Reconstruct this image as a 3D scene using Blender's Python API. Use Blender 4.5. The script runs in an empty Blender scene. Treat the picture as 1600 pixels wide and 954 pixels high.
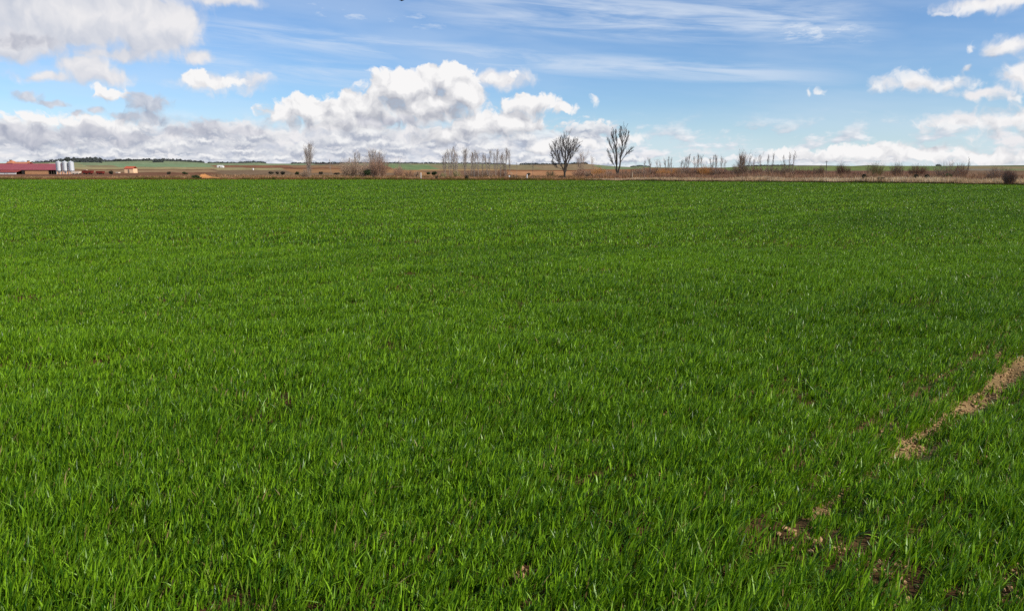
import bpy, bmesh, math, random
import numpy as np

# ------------------------------------------------------------------ camera
W_PX, H_PX, F_PX, HORIZON = 1600.0, 954.0, 1232.0, 264.0     # photograph size, focal length and horizon row, in its pixels
PITCH = math.atan((H_PX / 2 - HORIZON) / F_PX)
CAM_Z = 1.6
scene = bpy.context.scene
cam_data = bpy.data.cameras.new("camera")
cam = bpy.data.objects.new("camera", cam_data)
scene.collection.objects.link(cam)
cam_data.sensor_fit = 'HORIZONTAL'
cam_data.sensor_width = 36.0
cam_data.lens = 36.0 * F_PX / W_PX
cam_data.clip_start, cam_data.clip_end = 0.05, 40000.0
cam.location = (0, 0, CAM_Z)
cam.rotation_euler = (math.pi / 2 - PITCH, 0, 0)
scene.camera = cam
CP, SP = math.cos(PITCH), math.sin(PITCH)

def ray(px, py):
    a, b = (px - W_PX / 2) / F_PX, (H_PX / 2 - py) / F_PX
    return np.array([a, CP + b * SP, -SP + b * CP])

def at(px, py, Y):
    """the point at distance Y ahead that the camera sees at that pixel"""
    d = ray(px, py)
    return np.array([0, 0, CAM_Z]) + d * (Y / d[1])

def on_ground(px, py, z=0.0):
    d = ray(px, py)
    return np.array([0, 0, CAM_Z]) + d * ((z - CAM_Z) / d[2])

# ------------------------------------------------------------------ exposure, sun
scene.view_settings.view_transform = 'Standard'
scene.view_settings.look = 'None'
scene.view_settings.exposure = EXPOSURE = 0.0
scene.view_settings.gamma = 1.0
scene.view_settings.use_curve_mapping = False
SUN_AZ, SUN_EL = 116.0, 37.0          # degrees: clockwise from straight ahead; above the horizon
sun_dir = np.array([math.sin(math.radians(SUN_AZ)) * math.cos(math.radians(SUN_EL)),
                    math.cos(math.radians(SUN_AZ)) * math.cos(math.radians(SUN_EL)),
                    math.sin(math.radians(SUN_EL))])
sl = bpy.data.lights.new("sun", 'SUN')
sl.energy, sl.angle, sl.color = 5.0, math.radians(0.5), (1.0, 0.95, 0.87)
sun = bpy.data.objects.new("sun", sl)
scene.collection.objects.link(sun)
from mathutils import Vector
sun.rotation_euler = Vector(-sun_dir).to_track_quat('-Z', 'Y').to_euler()
sun.location = (60, -40, 60)

# ------------------------------------------------------------------ render settings
scene.render.engine = 'CYCLES'
cy = scene.cycles
cy.max_bounces, cy.diffuse_bounces, cy.glossy_bounces = 4, 2, 1
cy.transmission_bounces, cy.transparent_max_bounces, cy.volume_bounces = 4, 8, 0
cy.caustics_reflective = cy.caustics_refractive = False
cy.use_denoising = False
cy.use_adaptive_sampling = True
cy.adaptive_threshold = 0.012

# ------------------------------------------------------------------ node helper
class S:
    """a socket with arithmetic"""
    def __init__(s, tree, sock): s.t, s.k = tree, sock
    def _m(s, op, *o, clamp=False):
        n = s.t.nodes.new('ShaderNodeMath'); n.operation = op; n.use_clamp = clamp
        for i, v in enumerate((s,) + o):
            if isinstance(v, S): s.t.links.new(v.k, n.inputs[i])
            else: n.inputs[i].default_value = float(v)
        return S(s.t, n.outputs[0])
    def __add__(s, o): return s._m('ADD', o)
    __radd__ = __add__
    def __mul__(s, o): return s._m('MULTIPLY', o)
    __rmul__ = __mul__
    def __sub__(s, o): return s._m('SUBTRACT', o)
    def __rsub__(s, o): return (s * -1.0) + o
    def __truediv__(s, o): return s._m('DIVIDE', o)
    def max(s, o): return s._m('MAXIMUM', o)
    def min(s, o): return s._m('MINIMUM', o)
    def smin(s, o, k): return s._m('SMOOTH_MIN', o, k)
    def clamp(s): return s._m('ADD', 0.0, clamp=True)
    def step(s, a, b):
        n = s.t.nodes.new('ShaderNodeMapRange'); n.interpolation_type = 'SMOOTHSTEP'
        s.t.links.new(s.k, n.inputs['Value'])
        n.inputs['From Min'].default_value, n.inputs['From Max'].default_value = a, b
        return S(s.t, n.outputs[0])
    def lin(s, a, b, c=0.0, d=1.0):
        n = s.t.nodes.new('ShaderNodeMapRange')
        s.t.links.new(s.k, n.inputs['Value'])
        for q, v in zip(('From Min', 'From Max', 'To Min', 'To Max'), (a, b, c, d)): n.inputs[q].default_value = v
        return S(s.t, n.outputs[0])

def vec(t, x, y, z=0.0):
    n = t.nodes.new('ShaderNodeCombineXYZ')
    for i, v in enumerate((x, y, z)):
        if isinstance(v, S): t.links.new(v.k, n.inputs[i])
        else: n.inputs[i].default_value = v
    return S(t, n.outputs[0])

def vmath(t, op, a, b=None, c=None):
    n = t.nodes.new('ShaderNodeVectorMath'); n.operation = op
    for i, v in enumerate((a, b, c)):
        if v is None: continue
        if isinstance(v, S): t.links.new(v.k, n.inputs[i])
        else: n.inputs[i].default_value = v
    return S(t, n.outputs['Value'] if op in ('LENGTH', 'DISTANCE', 'DOT_PRODUCT') else n.outputs[0])

def noise(t, p, scale, detail=2.0, rough=0.5, dist=0.0, dims='2D', col=False, lac=2.0):
    n = t.nodes.new('ShaderNodeTexNoise'); n.noise_dimensions = dims
    t.links.new(p.k, n.inputs['Vector'])
    n.inputs['Scale'].default_value, n.inputs['Detail'].default_value = scale, detail
    n.inputs['Roughness'].default_value, n.inputs['Distortion'].default_value = rough, dist
    n.inputs['Lacunarity'].default_value = lac
    return S(t, n.outputs['Color' if col else 'Fac'])

def mix(t, fac, a, b, mode='MIX'):
    n = t.nodes.new('ShaderNodeMix'); n.data_type = 'RGBA'; n.blend_type = mode
    for sock, v in ((n.inputs[0], fac), (n.inputs[6], a), (n.inputs[7], b)):
        if isinstance(v, S): t.links.new(v.k, sock)
        elif isinstance(v, (int, float)): sock.default_value = v
        else: sock.default_value = (*v, 1.0)
    return S(t, n.outputs[2])

# ------------------------------------------------------------------ sky: Nishita daylight with cumulus and cirrus
world = bpy.data.worlds.new("World")
scene.world = world
world.use_nodes = True
wt = world.node_tree
wt.nodes.clear()
WORLD_STRENGTH = 0.12

def ae(px, py):
    d = ray(px, py)
    return math.degrees(math.atan2(d[0], d[1])), math.degrees(math.atan2(d[2], math.hypot(d[0], d[1])))

def blob_list(rows):
    out = []
    for px, py, rx, ry in rows:
        a, e = ae(px, py)
        a1, _ = ae(px + rx, py); _, e1 = ae(px, py - ry)
        out.append((a, e, abs(a1 - a), abs(e1 - e)))
    return out

# banks of cloud, by where they stand round the horizon: (photo column, photo row, half width, half height)
CRISP = blob_list([
    (632, 140, 74, 36), (672, 164, 84, 26), (560, 180, 80, 20), (700, 122, 46, 28), (722, 148, 38, 32), (572, 165, 66, 28), (490, 172, 70, 24), (540, 188, 120, 22),
    (440, 180, 36, 16), (660, 180, 80, 22), (778, 126, 18, 10), (796, 114, 10, 7),
    (822, 165, 38, 20), (850, 158, 20, 13), (752, 196, 66, 26), (800, 192, 60, 26), (700, 212, 70, 18), (884, 168, 18, 8), (925, 158, 6, 8),
    (305, 124, 30, 16), (356, 132, 28, 9), (174, 148, 30, 12), (60, 186, 90, 14), (150, 196, 50, 12), (186, 198, 34, 12),
    (1240, 243, 44, 10), (1300, 240, 62, 14), (1362, 238, 70, 16), (1440, 240, 84, 16), (1535, 246, 95, 14), (1640, 240, 80, 20),
    (1532, 198, 96, 16), (1585, 182, 48, 14), (1472, 196, 34, 10), (1640, 196, 60, 20),
    (1374, 138, 15, 8), (1430, 126, 34, 14), (1470, 134, 24, 9), (1498, 122, 14, 7), (1522, 130, 16, 9), (1519, 103, 7, 9),
    (1592, 116, 26, 20), (1578, 68, 28, 15), (1558, 84, 16, 7), (1518, 16, 38, 9), (1570, 6, 40, 8), (1482, 22, 14, 5), (1515, 74, 9, 7),
    (1264, 149, 5, 5), (1284, 144, 9, 4), (1580, 152, 30, 7),
    (905, 226, 60, 9), (984, 219, 28, 7), (860, 230, 40, 12),
])
SOFT = blob_list([
    (90, 16, 190, 54), (245, 40, 66, 52), (20, 62, 80, 34), (180, 84, 60, 13), (130, 104, 48, 18), (70, 122, 46, 8), (165, 120, 44, 12),
    (306, 90, 22, 8), (345, 2, 40, 6), (20, -40, 300, 60),
    (300, 228, 430, 30), (620, 238, 330, 24), (150, 242, 420, 24), (450, 218, 240, 26), (660, 220, 120, 26), (860, 240, 130, 12), (1030, 243, 110, 9), (1160, 248, 120, 8), (1420, 254, 300, 9), (1590, 222, 90, 22), (1565, 188, 95, 18), (1600, 120, 32, 17), (1580, 72, 32, 12), (1545, 6, 60, 10), (1440, 131, 56, 9), (1530, 148, 40, 6), (345, 128, 60, 12), (780, 124, 34, 11), (-60, 220, 200, 40),
])
DARK = blob_list([
    (226, 160, 44, 18), (45, 150, 27, 10), (86, 161, 22, 5), (120, 178, 13, 6), (228, 184, 46, 13), (190, 182, 24, 7), (150, 172, 14, 6),
    (20, 205, 70, 14), (60, 216, 90, 14), (140, 206, 60, 12), (200, 214, 50, 12), (330, 198, 46, 14), (300, 206, 60, 10), (390, 204, 40, 9),
    (30, 62, 70, 14), (600, 190, 70, 9),
])

_rb = random.Random(21)
LUMPS = []
for _row, _n in ((200, 7), (210, 10), (219, 12), (227, 13), (235, 13), (243, 13), (250, 12)):
    for _i in range(_n):
        _x = -160 + (_i + _rb.random()) * 1080 / _n
        if _row < 215 and 360 < _x < 480: continue
        LUMPS.append((_x, _row + _rb.uniform(-4, 4), _rb.uniform(22, 58), _rb.uniform(.75, 1.25) * (15 - (_row - 200) * .17)))
LUMPS += [(-20, 212, 70, 18), (72, 214, 60, 16), (150, 204, 60, 18), (186, 210, 50, 14), (330, 204, 50, 15), (400, 212, 50, 12)]
for _i in range(9): LUMPS.append((930 + _i * 78 + _rb.uniform(-25, 25), _rb.uniform(241, 254), _rb.uniform(30, 62), _rb.uniform(4, 7)))
LUMPS = blob_list(LUMPS)

def blob_group(name, blobs, k):
    """how deep inside the nearest bank of cloud a direction is: 1 at its heart, 0 at its edge"""
    g = bpy.data.node_groups.new(name, 'ShaderNodeTree')
    g.interface.new_socket('Vector', in_out='INPUT', socket_type='NodeSocketVector')
    g.interface.new_socket('Depth', in_out='OUTPUT', socket_type='NodeSocketFloat')
    gi, go = g.nodes.new('NodeGroupInput'), g.nodes.new('NodeGroupOutput')
    p, acc = S(g, gi.outputs[0]), None
    for a, e, ra, re in blobs:
        d = vmath(g, 'LENGTH', vmath(g, 'MULTIPLY_ADD', p, (1 / ra, 1 / re, 0), (-a / ra, -e / re, 0)))
        d = (d - 1.0) * min(1.9, max(0.55, re / 0.9))                 # small clouds have shallow depth
        acc = d if acc is None else acc.smin(d, k)
    g.links.new((acc * -1.0).k, go.inputs[0])
    return g

def use_group(t, g, p):
    n = t.nodes.new('ShaderNodeGroup'); n.node_tree = g
    t.links.new(p.k, n.inputs[0])
    return S(t, n.outputs[0])

tc = wt.nodes.new('ShaderNodeTexCoord')
sep = wt.nodes.new('ShaderNodeSeparateXYZ')
nrm = vmath(wt, 'NORMALIZE', S(wt, tc.outputs['Generated']))
wt.links.new(nrm.k, sep.inputs[0])
dx, dy, dz = (S(wt, o) for o in sep.outputs)
az = dx._m('ARCTAN2', dy) * 57.29578
el = dz._m('ARCSINE') * 57.29578
P = vec(wt, az, el)

# domain warp makes the outlines billow
w1 = noise(wt, P, 0.55, 3.0, 0.55, col=True)
warp = vmath(wt, 'MULTIPLY_ADD', vmath(wt, 'SUBTRACT', w1, (0.5, 0.5, 0.5)), (1.5, 1.1, 0), P)
billow = noise(wt, warp, 1.1, 6.0, 0.56)
shade_a = noise(wt, warp, 0.95, 3.2, 0.5)
shade_b = noise(wt, vmath(wt, 'ADD', warp, (0.42, 0.42, 0.0)), 0.95, 3.2, 0.5)
g_crisp = blob_group('crisp_cloud_banks', CRISP, 0.55)
g_soft = blob_group('soft_cloud_banks', SOFT, 0.4)
warp_s = vmath(wt, 'MULTIPLY_ADD', vmath(wt, 'SUBTRACT', w1, (0.5, 0.5, 0.5)), (1.5, 1.0, 0), P)

m1 = use_group(wt, g_crisp, warp_s)
m1u = use_group(wt, g_crisp, vmath(wt, 'ADD', warp_s, (0.45, 0.8, 0.0)))
top = m1 - m1u
far_right = az.step(4.8, 6.6) * el.step(1.2, 2.8)          # thin torn scraps of fair-weather cloud
crisp_d = m1 + (billow - 0.5) * (1.45 + far_right * 0.5)
edge = top.lin(-0.5, 0.4, 1.0, 0.34) + far_right * 0.45
alpha1 = ((crisp_d + 0.10 + far_right * 0.12) / edge).clamp().step(0.0, 1.0) * (1.0 - far_right * 0.22)
light1 = ((shade_a - shade_b) * 1.25 + (billow - 0.5) * 0.45 + top * 0.78 + 0.56).clamp()

# low layered cloud has a texture of its own, flattened by perspective towards the horizon
wx = wt.nodes.new('ShaderNodeSeparateXYZ'); wt.links.new(warp_s.k, wx.inputs[0])
wa, we = S(wt, wx.outputs[0]), S(wt, wx.outputs[1])
flat_e = ((we.max(-1.0) * 0.42) + 1.0)._m('LOGARITHM', math.e) * 5.2
lowP = vec(wt, wa * 0.80, flat_e * 1.1)
lay = noise(wt, lowP, 0.75, 5.0, 0.57)
lay_a = noise(wt, lowP, 0.75, 3.4, 0.5)
lay_b = noise(wt, vmath(wt, 'ADD', lowP, (0.16, 0.42, 0.0)), 0.75, 3.4, 0.5)
m2 = use_group(wt, g_soft, warp_s)
m2u = use_group(wt, g_soft, vmath(wt, 'ADD', warp_s, (0.4, 1.0, 0.0)))
high = el.step(2.8, 6.0)
soft_d = m2 + (lay - 0.5) * (2.5 - el.step(3.0, 6.0) * 1.0) + el.step(2.5, 6.0) * 0.22 - (1.0 - el.step(0.8, 3.2)) * 0.35
alpha2 = soft_d.step(-0.22, 0.62)
light2 = ((lay_a - lay_b) * (2.6 - high * 1.3) + (m2 - m2u) * 0.25 + high * 0.12 + az.step(10.0, 18.0) * 0.26 + 0.52).clamp()

# grey lumps of cloud that lie in the shade of others
g_dark = blob_group('shaded_cloud_banks', DARK, 0.3)
m3 = use_group(wt, g_dark, warp_s)
m3u = use_group(wt, g_dark, vmath(wt, 'ADD', warp_s, (0.3, 0.5, 0.0)))
alpha3 = (m3 + (billow - 0.5) * 0.95).step(-0.12, 0.40) * 0.88
light3 = ((shade_a - shade_b) * 1.3 + (m3 - m3u) * 0.4 + 0.42).clamp()

# heaped banks low over the land, each lump with a bright crest and a grey foot
g_lump = blob_group('heaped_low_banks', LUMPS, 0.08)
fineP = vmath(wt, 'MULTIPLY', warp_s, (1.0, 1.7, 1.0))
fine = noise(wt, fineP, 1.5, 6.0, 0.58)
lump_p = vmath(wt, 'MULTIPLY_ADD', vmath(wt, 'SUBTRACT', noise(wt, P, 1.3, 4.0, 0.6, col=True), (0.5, 0.5, 0.5)), (1.6, 0.8, 0), P)
m5 = use_group(wt, g_lump, lump_p)
m5u = use_group(wt, g_lump, vmath(wt, 'ADD', lump_p, (0.12, 0.24, 0.0)))
alpha5 = (m5 + (fine - 0.5) * 1.1 + 0.02).step(-0.06, 0.34) * 0.92
light5 = ((m5 - m5u) * 1.9 + (shade_a - shade_b) * 0.7 + (fine - 0.5) * 0.7 + 0.42).clamp()

# broken fleece close to the horizon, small with distance
fleP = vec(wt, az * 0.42, ((el.max(-1.5) * 0.8) + 2.0)._m('LOGARITHM', math.e) * 5.0)
fle = noise(wt, fleP, 0.9, 6.0, 0.6)
fle_b = noise(wt, vmath(wt, 'ADD', fleP, (0.12, 0.3, 0.0)), 0.9, 3.5, 0.55)
fle_a = noise(wt, fleP, 0.9, 3.5, 0.55)
low = 1.0 - el.step(1.6, 4.2)
left = 1.0 - az.step(2.0, 11.0)
alpha4 = (fle + low * left * 0.24 + low * 0.05 - 0.55).step(-0.05, 0.16) * low
light4 = ((fle_a - fle_b) * 2.6 + 0.58).clamp()

# cirrus: long veils sloping gently down to the right
v = el + az * 0.075
cir = noise(wt, vec(wt, az * 0.10, v * 1.0), 1.0, 5.0, 0.6, 0.3)
cir2 = noise(wt, vec(wt, az * 0.40 - el * 0.45, v * 1.5), 1.3, 6.0, 0.6, 0.1)
def band(c, h, a0, a1, b0, b1):
    d = ((v - c) / h)
    return (1.0 - d * d).max(0.0) * az.step(a0, a1) * (1.0 - az.step(b0, b1))
e1, v1 = ae(950, 22), None
def v_at(px, py):
    a, e = ae(px, py); return e + a * 0.075
a_ = lambda px: ae(px, 100)[0]
c1 = band(v_at(1050, 30), 1.9, a_(480), a_(900), a_(1250), a_(1450)) * cir.step(0.28, 0.75) * 0.75
c2 = band(v_at(800, 92), 0.95, a_(220), a_(420), a_(1150), a_(1420)) * cir.step(0.25, 0.7) * 0.62
c3 = band(v_at(1270, 50), 0.8, a_(1180), a_(1240), a_(1300), a_(1400)) * cir2.step(0.38, 0.68) * 0.9
c4 = band(v_at(610, 28), 0.7, a_(450), a_(500), a_(690), a_(730)) * cir2.step(0.40, 0.75) * 0.6
c5 = band(v_at(500, 110), 1.6, a_(120), a_(300), a_(500), a_(760)) * cir.step(0.3, 0.8) * 0.5
c6 = (1.0 - el.step(0.2, 2.6)) * cir.step(0.15, 0.6) * 0.55
veil = c1.max(c2).max(c3).max(c4).max(c5)
hz = noise(wt, vec(wt, az * 0.06, v * 0.35), 1.0, 4.0, 0.55).step(0.3, 0.75) * 0.22
veil = veil.max(hz)

sky = wt.nodes.new('ShaderNodeTexSky')
sky.sky_type = 'NISHITA'
sky.sun_disc = False
sky.sun_elevation = math.radians(SUN_EL)
sky.sun_rotation = math.radians(SUN_AZ)
sky.altitude = 800
sky.air_density, sky.dust_density, sky.ozone_density = 1.0, 0.35, 3.5
skyc = S(wt, sky.outputs[0])
hs = wt.nodes.new('ShaderNodeHueSaturation')
hs.inputs['Saturation'].default_value = 1.0
wt.links.new(skyc.k, hs.inputs['Color'])
skyc = mix(wt, 1.0, S(wt, hs.outputs[0]), (0.78, 0.92, 1.09), 'MULTIPLY')
K = 1.0 / WORLD_STRENGTH
c = lambda r, g, b, s=1.0: (r * K * s, g * K * s, b * K * s)
out = mix(wt, veil, skyc, c(0.74, 0.81, 0.91))
out = mix(wt, c6.max((1.0 - el.step(-1.0, 5.0)) * 0.62), out, c(0.70, 0.84, 0.95))
soft_col = mix(wt, (light2 + (1.0 - high) * 0.12).clamp(), c(0.50, 0.55, 0.66), c(0.85, 0.84, 0.86))
out = mix(wt, alpha4, out, mix(wt, light4, c(0.44, 0.50, 0.62), c(0.88, 0.89, 0.92)))
out = mix(wt, alpha2, out, soft_col)
out = mix(wt, alpha5, out, mix(wt, light5, c(0.42, 0.46, 0.56), c(0.90, 0.90, 0.91)))
crisp_col = mix(wt, light1, c(0.42, 0.44, 0.51), c(0.94, 0.93, 0.93))
out = mix(wt, alpha1, out, crisp_col)
out = mix(wt, alpha3, out, mix(wt, light3, c(0.36, 0.39, 0.49), c(0.72, 0.72, 0.77)))
# overhead and behind the viewer the sky carries simpler broken cloud of the same kind
far_cover = noise(wt, vmath(wt, 'MULTIPLY', nrm, (1.0, 1.0, 1.6)), 3.0, 4.0, 0.55, dims='3D').step(0.50, 0.66) * 0.75
simple = mix(wt, far_cover, skyc, c(0.80, 0.81, 0.84))
front = (1.0 - el.step(14.0, 20.0)) * el.step(-4.0, -2.0) * (1.0 - az._m('ABSOLUTE').step(46.0, 54.0))
bg = wt.nodes.new('ShaderNodeBackground'); bg2 = wt.nodes.new('ShaderNodeBackground')
for b_, col_ in ((bg, out), (bg2, simple)):
    b_.inputs['Strength'].default_value = WORLD_STRENGTH
    wt.links.new(col_.k, b_.inputs['Color'])
mx_ = wt.nodes.new('ShaderNodeMixShader')
wt.links.new(front.k, mx_.inputs[0]); wt.links.new(bg2.outputs[0], mx_.inputs[1]); wt.links.new(bg.outputs[0], mx_.inputs[2])
wo = wt.nodes.new('ShaderNodeOutputWorld')
wt.links.new(mx_.outputs[0], wo.inputs['Surface'])
world.cycles.sampling_method = 'MANUAL'
world.cycles.sample_map_resolution = 1024

# ------------------------------------------------------------------ mesh, material and naming helpers
rng = np.random.default_rng(7)
random.seed(7)

def srgb(r, g, b):
    f = lambda v: (v / 255 / 12.92) if v / 255 <= 0.04045 else ((v / 255 + 0.055) / 1.055) ** 2.4
    return (f(r), f(g), f(b))

def build(name, verts, polys, m=None, parent=None, colors=None, smooth=False, loc=None):
    """one mesh object from arrays: polys is a list of (M, k) index arrays"""
    verts = np.asarray(verts, np.float32)
    if loc is not None: verts = verts - np.asarray(loc, np.float32)
    me = bpy.data.meshes.new(name)
    me.vertices.add(len(verts)); me.vertices.foreach_set('co', verts.ravel())
    polys = [np.asarray(p, np.int32) for p in polys if len(p)]
    n_l, n_p = sum(p.size for p in polys), sum(len(p) for p in polys)
    me.loops.add(n_l); me.polygons.add(n_p)
    me.loops.foreach_set('vertex_index', np.concatenate([p.ravel() for p in polys]))
    tot = np.concatenate([np.full(len(p), p.shape[1], np.int32) for p in polys])
    me.polygons.foreach_set('loop_start', (np.cumsum(tot) - tot).astype(np.int32))
    me.polygons.foreach_set('use_smooth', np.full(n_p, bool(smooth)))
    if colors is not None:
        at_ = me.color_attributes.new('tint', 'FLOAT_COLOR', 'POINT')
        at_.data.foreach_set('color', np.hstack([np.asarray(colors, np.float32), np.ones((len(verts), 1), np.float32)]).ravel())
    me.update(calc_edges=True); me.validate()
    o = bpy.data.objects.new(name, me)
    scene.collection.objects.link(o)
    if m: me.materials.append(m)
    if parent: o.parent = parent
    if loc is not None: o.location = [float(v) for v in loc]
    return o

def tag(o, label=None, cat=None, group=None, kind=None):
    for k, v_ in (('label', label), ('category', cat), ('group', group), ('kind', kind)):
        if v_: o[k] = v_
    return o

def empty(name, loc, label, cat, group=None, rz=0.0):
    o = bpy.data.objects.new(name, None)
    scene.collection.objects.link(o)
    o.location = [float(v_) for v_ in loc]; o.rotation_euler = (0, 0, rz)
    o.empty_display_size = 0.3
    return tag(o, label, cat, group)

class Geo:
    """collects boxes, prisms and tubes into one mesh"""
    def __init__(s): s.v, s.q, s.t, s.n = [], [], [], 0
    def add(s, v_, q=None, t=None):
        s.v.append(np.asarray(v_, float))
        if q is not None and len(q): s.q.append(np.asarray(q) + s.n)
        if t is not None and len(t): s.t.append(np.asarray(t) + s.n)
        s.n += len(v_)
    def box(s, x0, x1, y0, y1, z0, z1):
        s.add([(x, y, z) for z in (z0, z1) for y in (y0, y1) for x in (x0, x1)],
              [(0, 2, 3, 1), (4, 5, 7, 6), (0, 1, 5, 4), (2, 6, 7, 3), (0, 4, 6, 2), (1, 3, 7, 5)])
        return s
    def tube(s, pts, rad, k=4, cap=False):
        pts, rad = np.asarray(pts, float), np.asarray(rad, float)
        n = len(pts)
        tan = np.gradient(pts, axis=0)
        tan /= np.linalg.norm(tan, axis=1, keepdims=True) + 1e-9
        ref = np.array([0.31, 0.87, 0.13]) if abs(tan[0][1]) < 0.8 else np.array([0.9, 0.1, 0.3])
        u = np.cross(tan, ref); u /= np.linalg.norm(u, axis=1, keepdims=True) + 1e-9
        w = np.cross(tan, u)
        ang = np.arange(k) * 2 * math.pi / k
        ring = pts[:, None] + rad[:, None, None] * (np.cos(ang)[None, :, None] * u[:, None] + np.sin(ang)[None, :, None] * w[:, None])
        i, j = np.meshgrid(np.arange(n - 1), np.arange(k), indexing='ij')
        j2 = (j + 1) % k
        q = np.stack([i * k + j, i * k + j2, (i + 1) * k + j2, (i + 1) * k + j], -1).reshape(-1, 4)
        t = []
        if cap: t = [(0, a + 1, a) for a in range(1, k - 1)] + [((n - 1) * k, (n - 1) * k + a, (n - 1) * k + a + 1) for a in range(1, k - 1)]
        s.add(ring.reshape(-1, 3), q, t)
        return s
    def lathe(s, prof, k=16, c=(0, 0, 0)):
        """profile of (radius, height) turned round the vertical axis"""
        ang = np.arange(k) * 2 * math.pi / k
        v_ = [(c[0] + r * math.cos(a), c[1] + r * math.sin(a), c[2] + h) for r, h in prof for a in ang]
        q = [(i * k + j, i * k + (j + 1) % k, (i + 1) * k + (j + 1) % k, (i + 1) * k + j) for i in range(len(prof) - 1) for j in range(k)]
        s.add(v_, q)
        return s
    def make(s, name, m, parent=None, smooth=False, loc=None):
        return build(name, np.concatenate(s.v), [np.concatenate(s.q) if s.q else [], np.concatenate(s.t) if s.t else []], m, parent, smooth=smooth, loc=loc)

_tab = np.random.default_rng(3).random((16, 256, 256)).astype(np.float32)
def vnoise(x, y, seed=0):
    """smooth value noise, 0..1"""
    t = _tab[seed % 16]
    xi, yi = np.floor(x).astype(int), np.floor(y).astype(int)
    fx, fy = x - xi, y - yi
    fx, fy = fx * fx * (3 - 2 * fx), fy * fy * (3 - 2 * fy)
    g = lambda a, b: t[a & 255, b & 255]
    return (g(xi, yi) * (1 - fx) + g(xi + 1, yi) * fx) * (1 - fy) + (g(xi, yi + 1) * (1 - fx) + g(xi + 1, yi + 1) * fx) * fy

def material(name, col=None, rough=0.8, var=0.25, scale=3.0, attr=False, spec=0.3, bump=0.0, translucent=0.0, metallic=0.0, stretch=(1, 1, 1), rnd=0.0):
    """a rough painted, woody or earthy surface with uneven tone"""
    m = bpy.data.materials.new(name); m.use_nodes = True
    t = m.node_tree; t.nodes.clear()
    o = t.nodes.new('ShaderNodeOutputMaterial')
    b = t.nodes.new('ShaderNodeBsdfPrincipled')
    b.inputs['Roughness'].default_value = rough
    b.inputs['Specular IOR Level'].default_value = spec
    b.inputs['Metallic'].default_value = metallic
    tcn = t.nodes.new('ShaderNodeTexCoord')
    p = vmath(t, 'MULTIPLY', S(t, tcn.outputs['Object']), stretch)
    n = noise(t, p, scale, 5.0, 0.6, dims='3D')
    if attr:
        a = t.nodes.new('ShaderNodeAttribute'); a.attribute_name = 'tint'
        base = S(t, a.outputs['Color'])
    else:
        base = col
    lo = 1.0 - var
    k = n.lin(0.25, 0.75, lo, 1.0 + var)
    if rnd:
        oi = t.nodes.new('ShaderNodeObjectInfo')
        k = k * S(t, oi.outputs['Random']).lin(0, 1, 1 - rnd, 1 + rnd)
    cc = t.nodes.new('ShaderNodeCombineColor')
    for q in range(3): t.links.new(k.k, cc.inputs[q])
    base = mix(t, 1.0, base, S(t, cc.outputs[0]), 'MULTIPLY')
    t.links.new(base.k, b.inputs['Base Color'])
    if bump:
        bn = t.nodes.new('ShaderNodeBump'); bn.inputs['Strength'].default_value = bump
        bn.inputs['Distance'].default_value = 0.05
        t.links.new(n.k, bn.inputs['Height']); t.links.new(bn.outputs[0], b.inputs['Normal'])
    surf = b.outputs[0]
    if translucent:
        tr = t.nodes.new('ShaderNodeBsdfTranslucent')
        t.links.new(mix(t, 1.0, base, (1.25, 1.25, 0.7), 'MULTIPLY').k, tr.inputs['Color'])
        mx = t.nodes.new('ShaderNodeMixShader'); mx.inputs[0].default_value = translucent
        t.links.new(surf, mx.inputs[1]); t.links.new(tr.outputs[0], mx.inputs[2])
        surf = mx.outputs[0]
    t.links.new(surf, o.inputs['Surface'])
    return m

# ------------------------------------------------------------------ lie of the land
def column(x, y):
    """photo column in which a far point of the land appears"""
    return W_PX / 2 + F_PX * x / (np.maximum(y, 1.0) * CP)

EDGE_PX = [-800, 0, 600, 700, 900, 1000, 1100, 1200, 1400, 1600, 2100]
EDGE_Y = [119, 119, 118, 113, 111, 106, 100, 97, 89, 79, 62]
def edge_y(px): return np.interp(px, EDGE_PX, EDGE_Y)
SKY_PX = [-700, 0, 50, 75, 95, 112, 150, 165, 180, 220, 250, 285, 310, 322, 330, 370, 405, 420, 460, 530, 600, 670, 720, 780, 820, 860, 885, 897, 915, 930, 960, 985, 1000, 1020, 1060, 1130, 1172, 1230, 1290, 1330, 1357, 1385, 1430, 1500, 1600, 2300]
SKY_ROW = [256, 255, 255, 254, 253, 251.5, 251.5, 253, 252.5, 251.5, 251.5, 252.5, 254, 255, 255, 255.2, 254.3, 255.8, 256, 255.6, 255.4, 256, 256, 257, 257.6, 257.3, 257, 256.3, 256, 257.5, 260, 261, 259.6, 261.4, 262, 262, 259.6, 258.6, 258.6, 259.6, 258.3, 259.2, 259.4, 259.2, 258.4, 258]
def sky_row(px): return np.interp(px, SKY_PX, SKY_ROW)
LY = np.log(np.array([250.0, 450.0, 800.0, 2500.0]))

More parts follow.
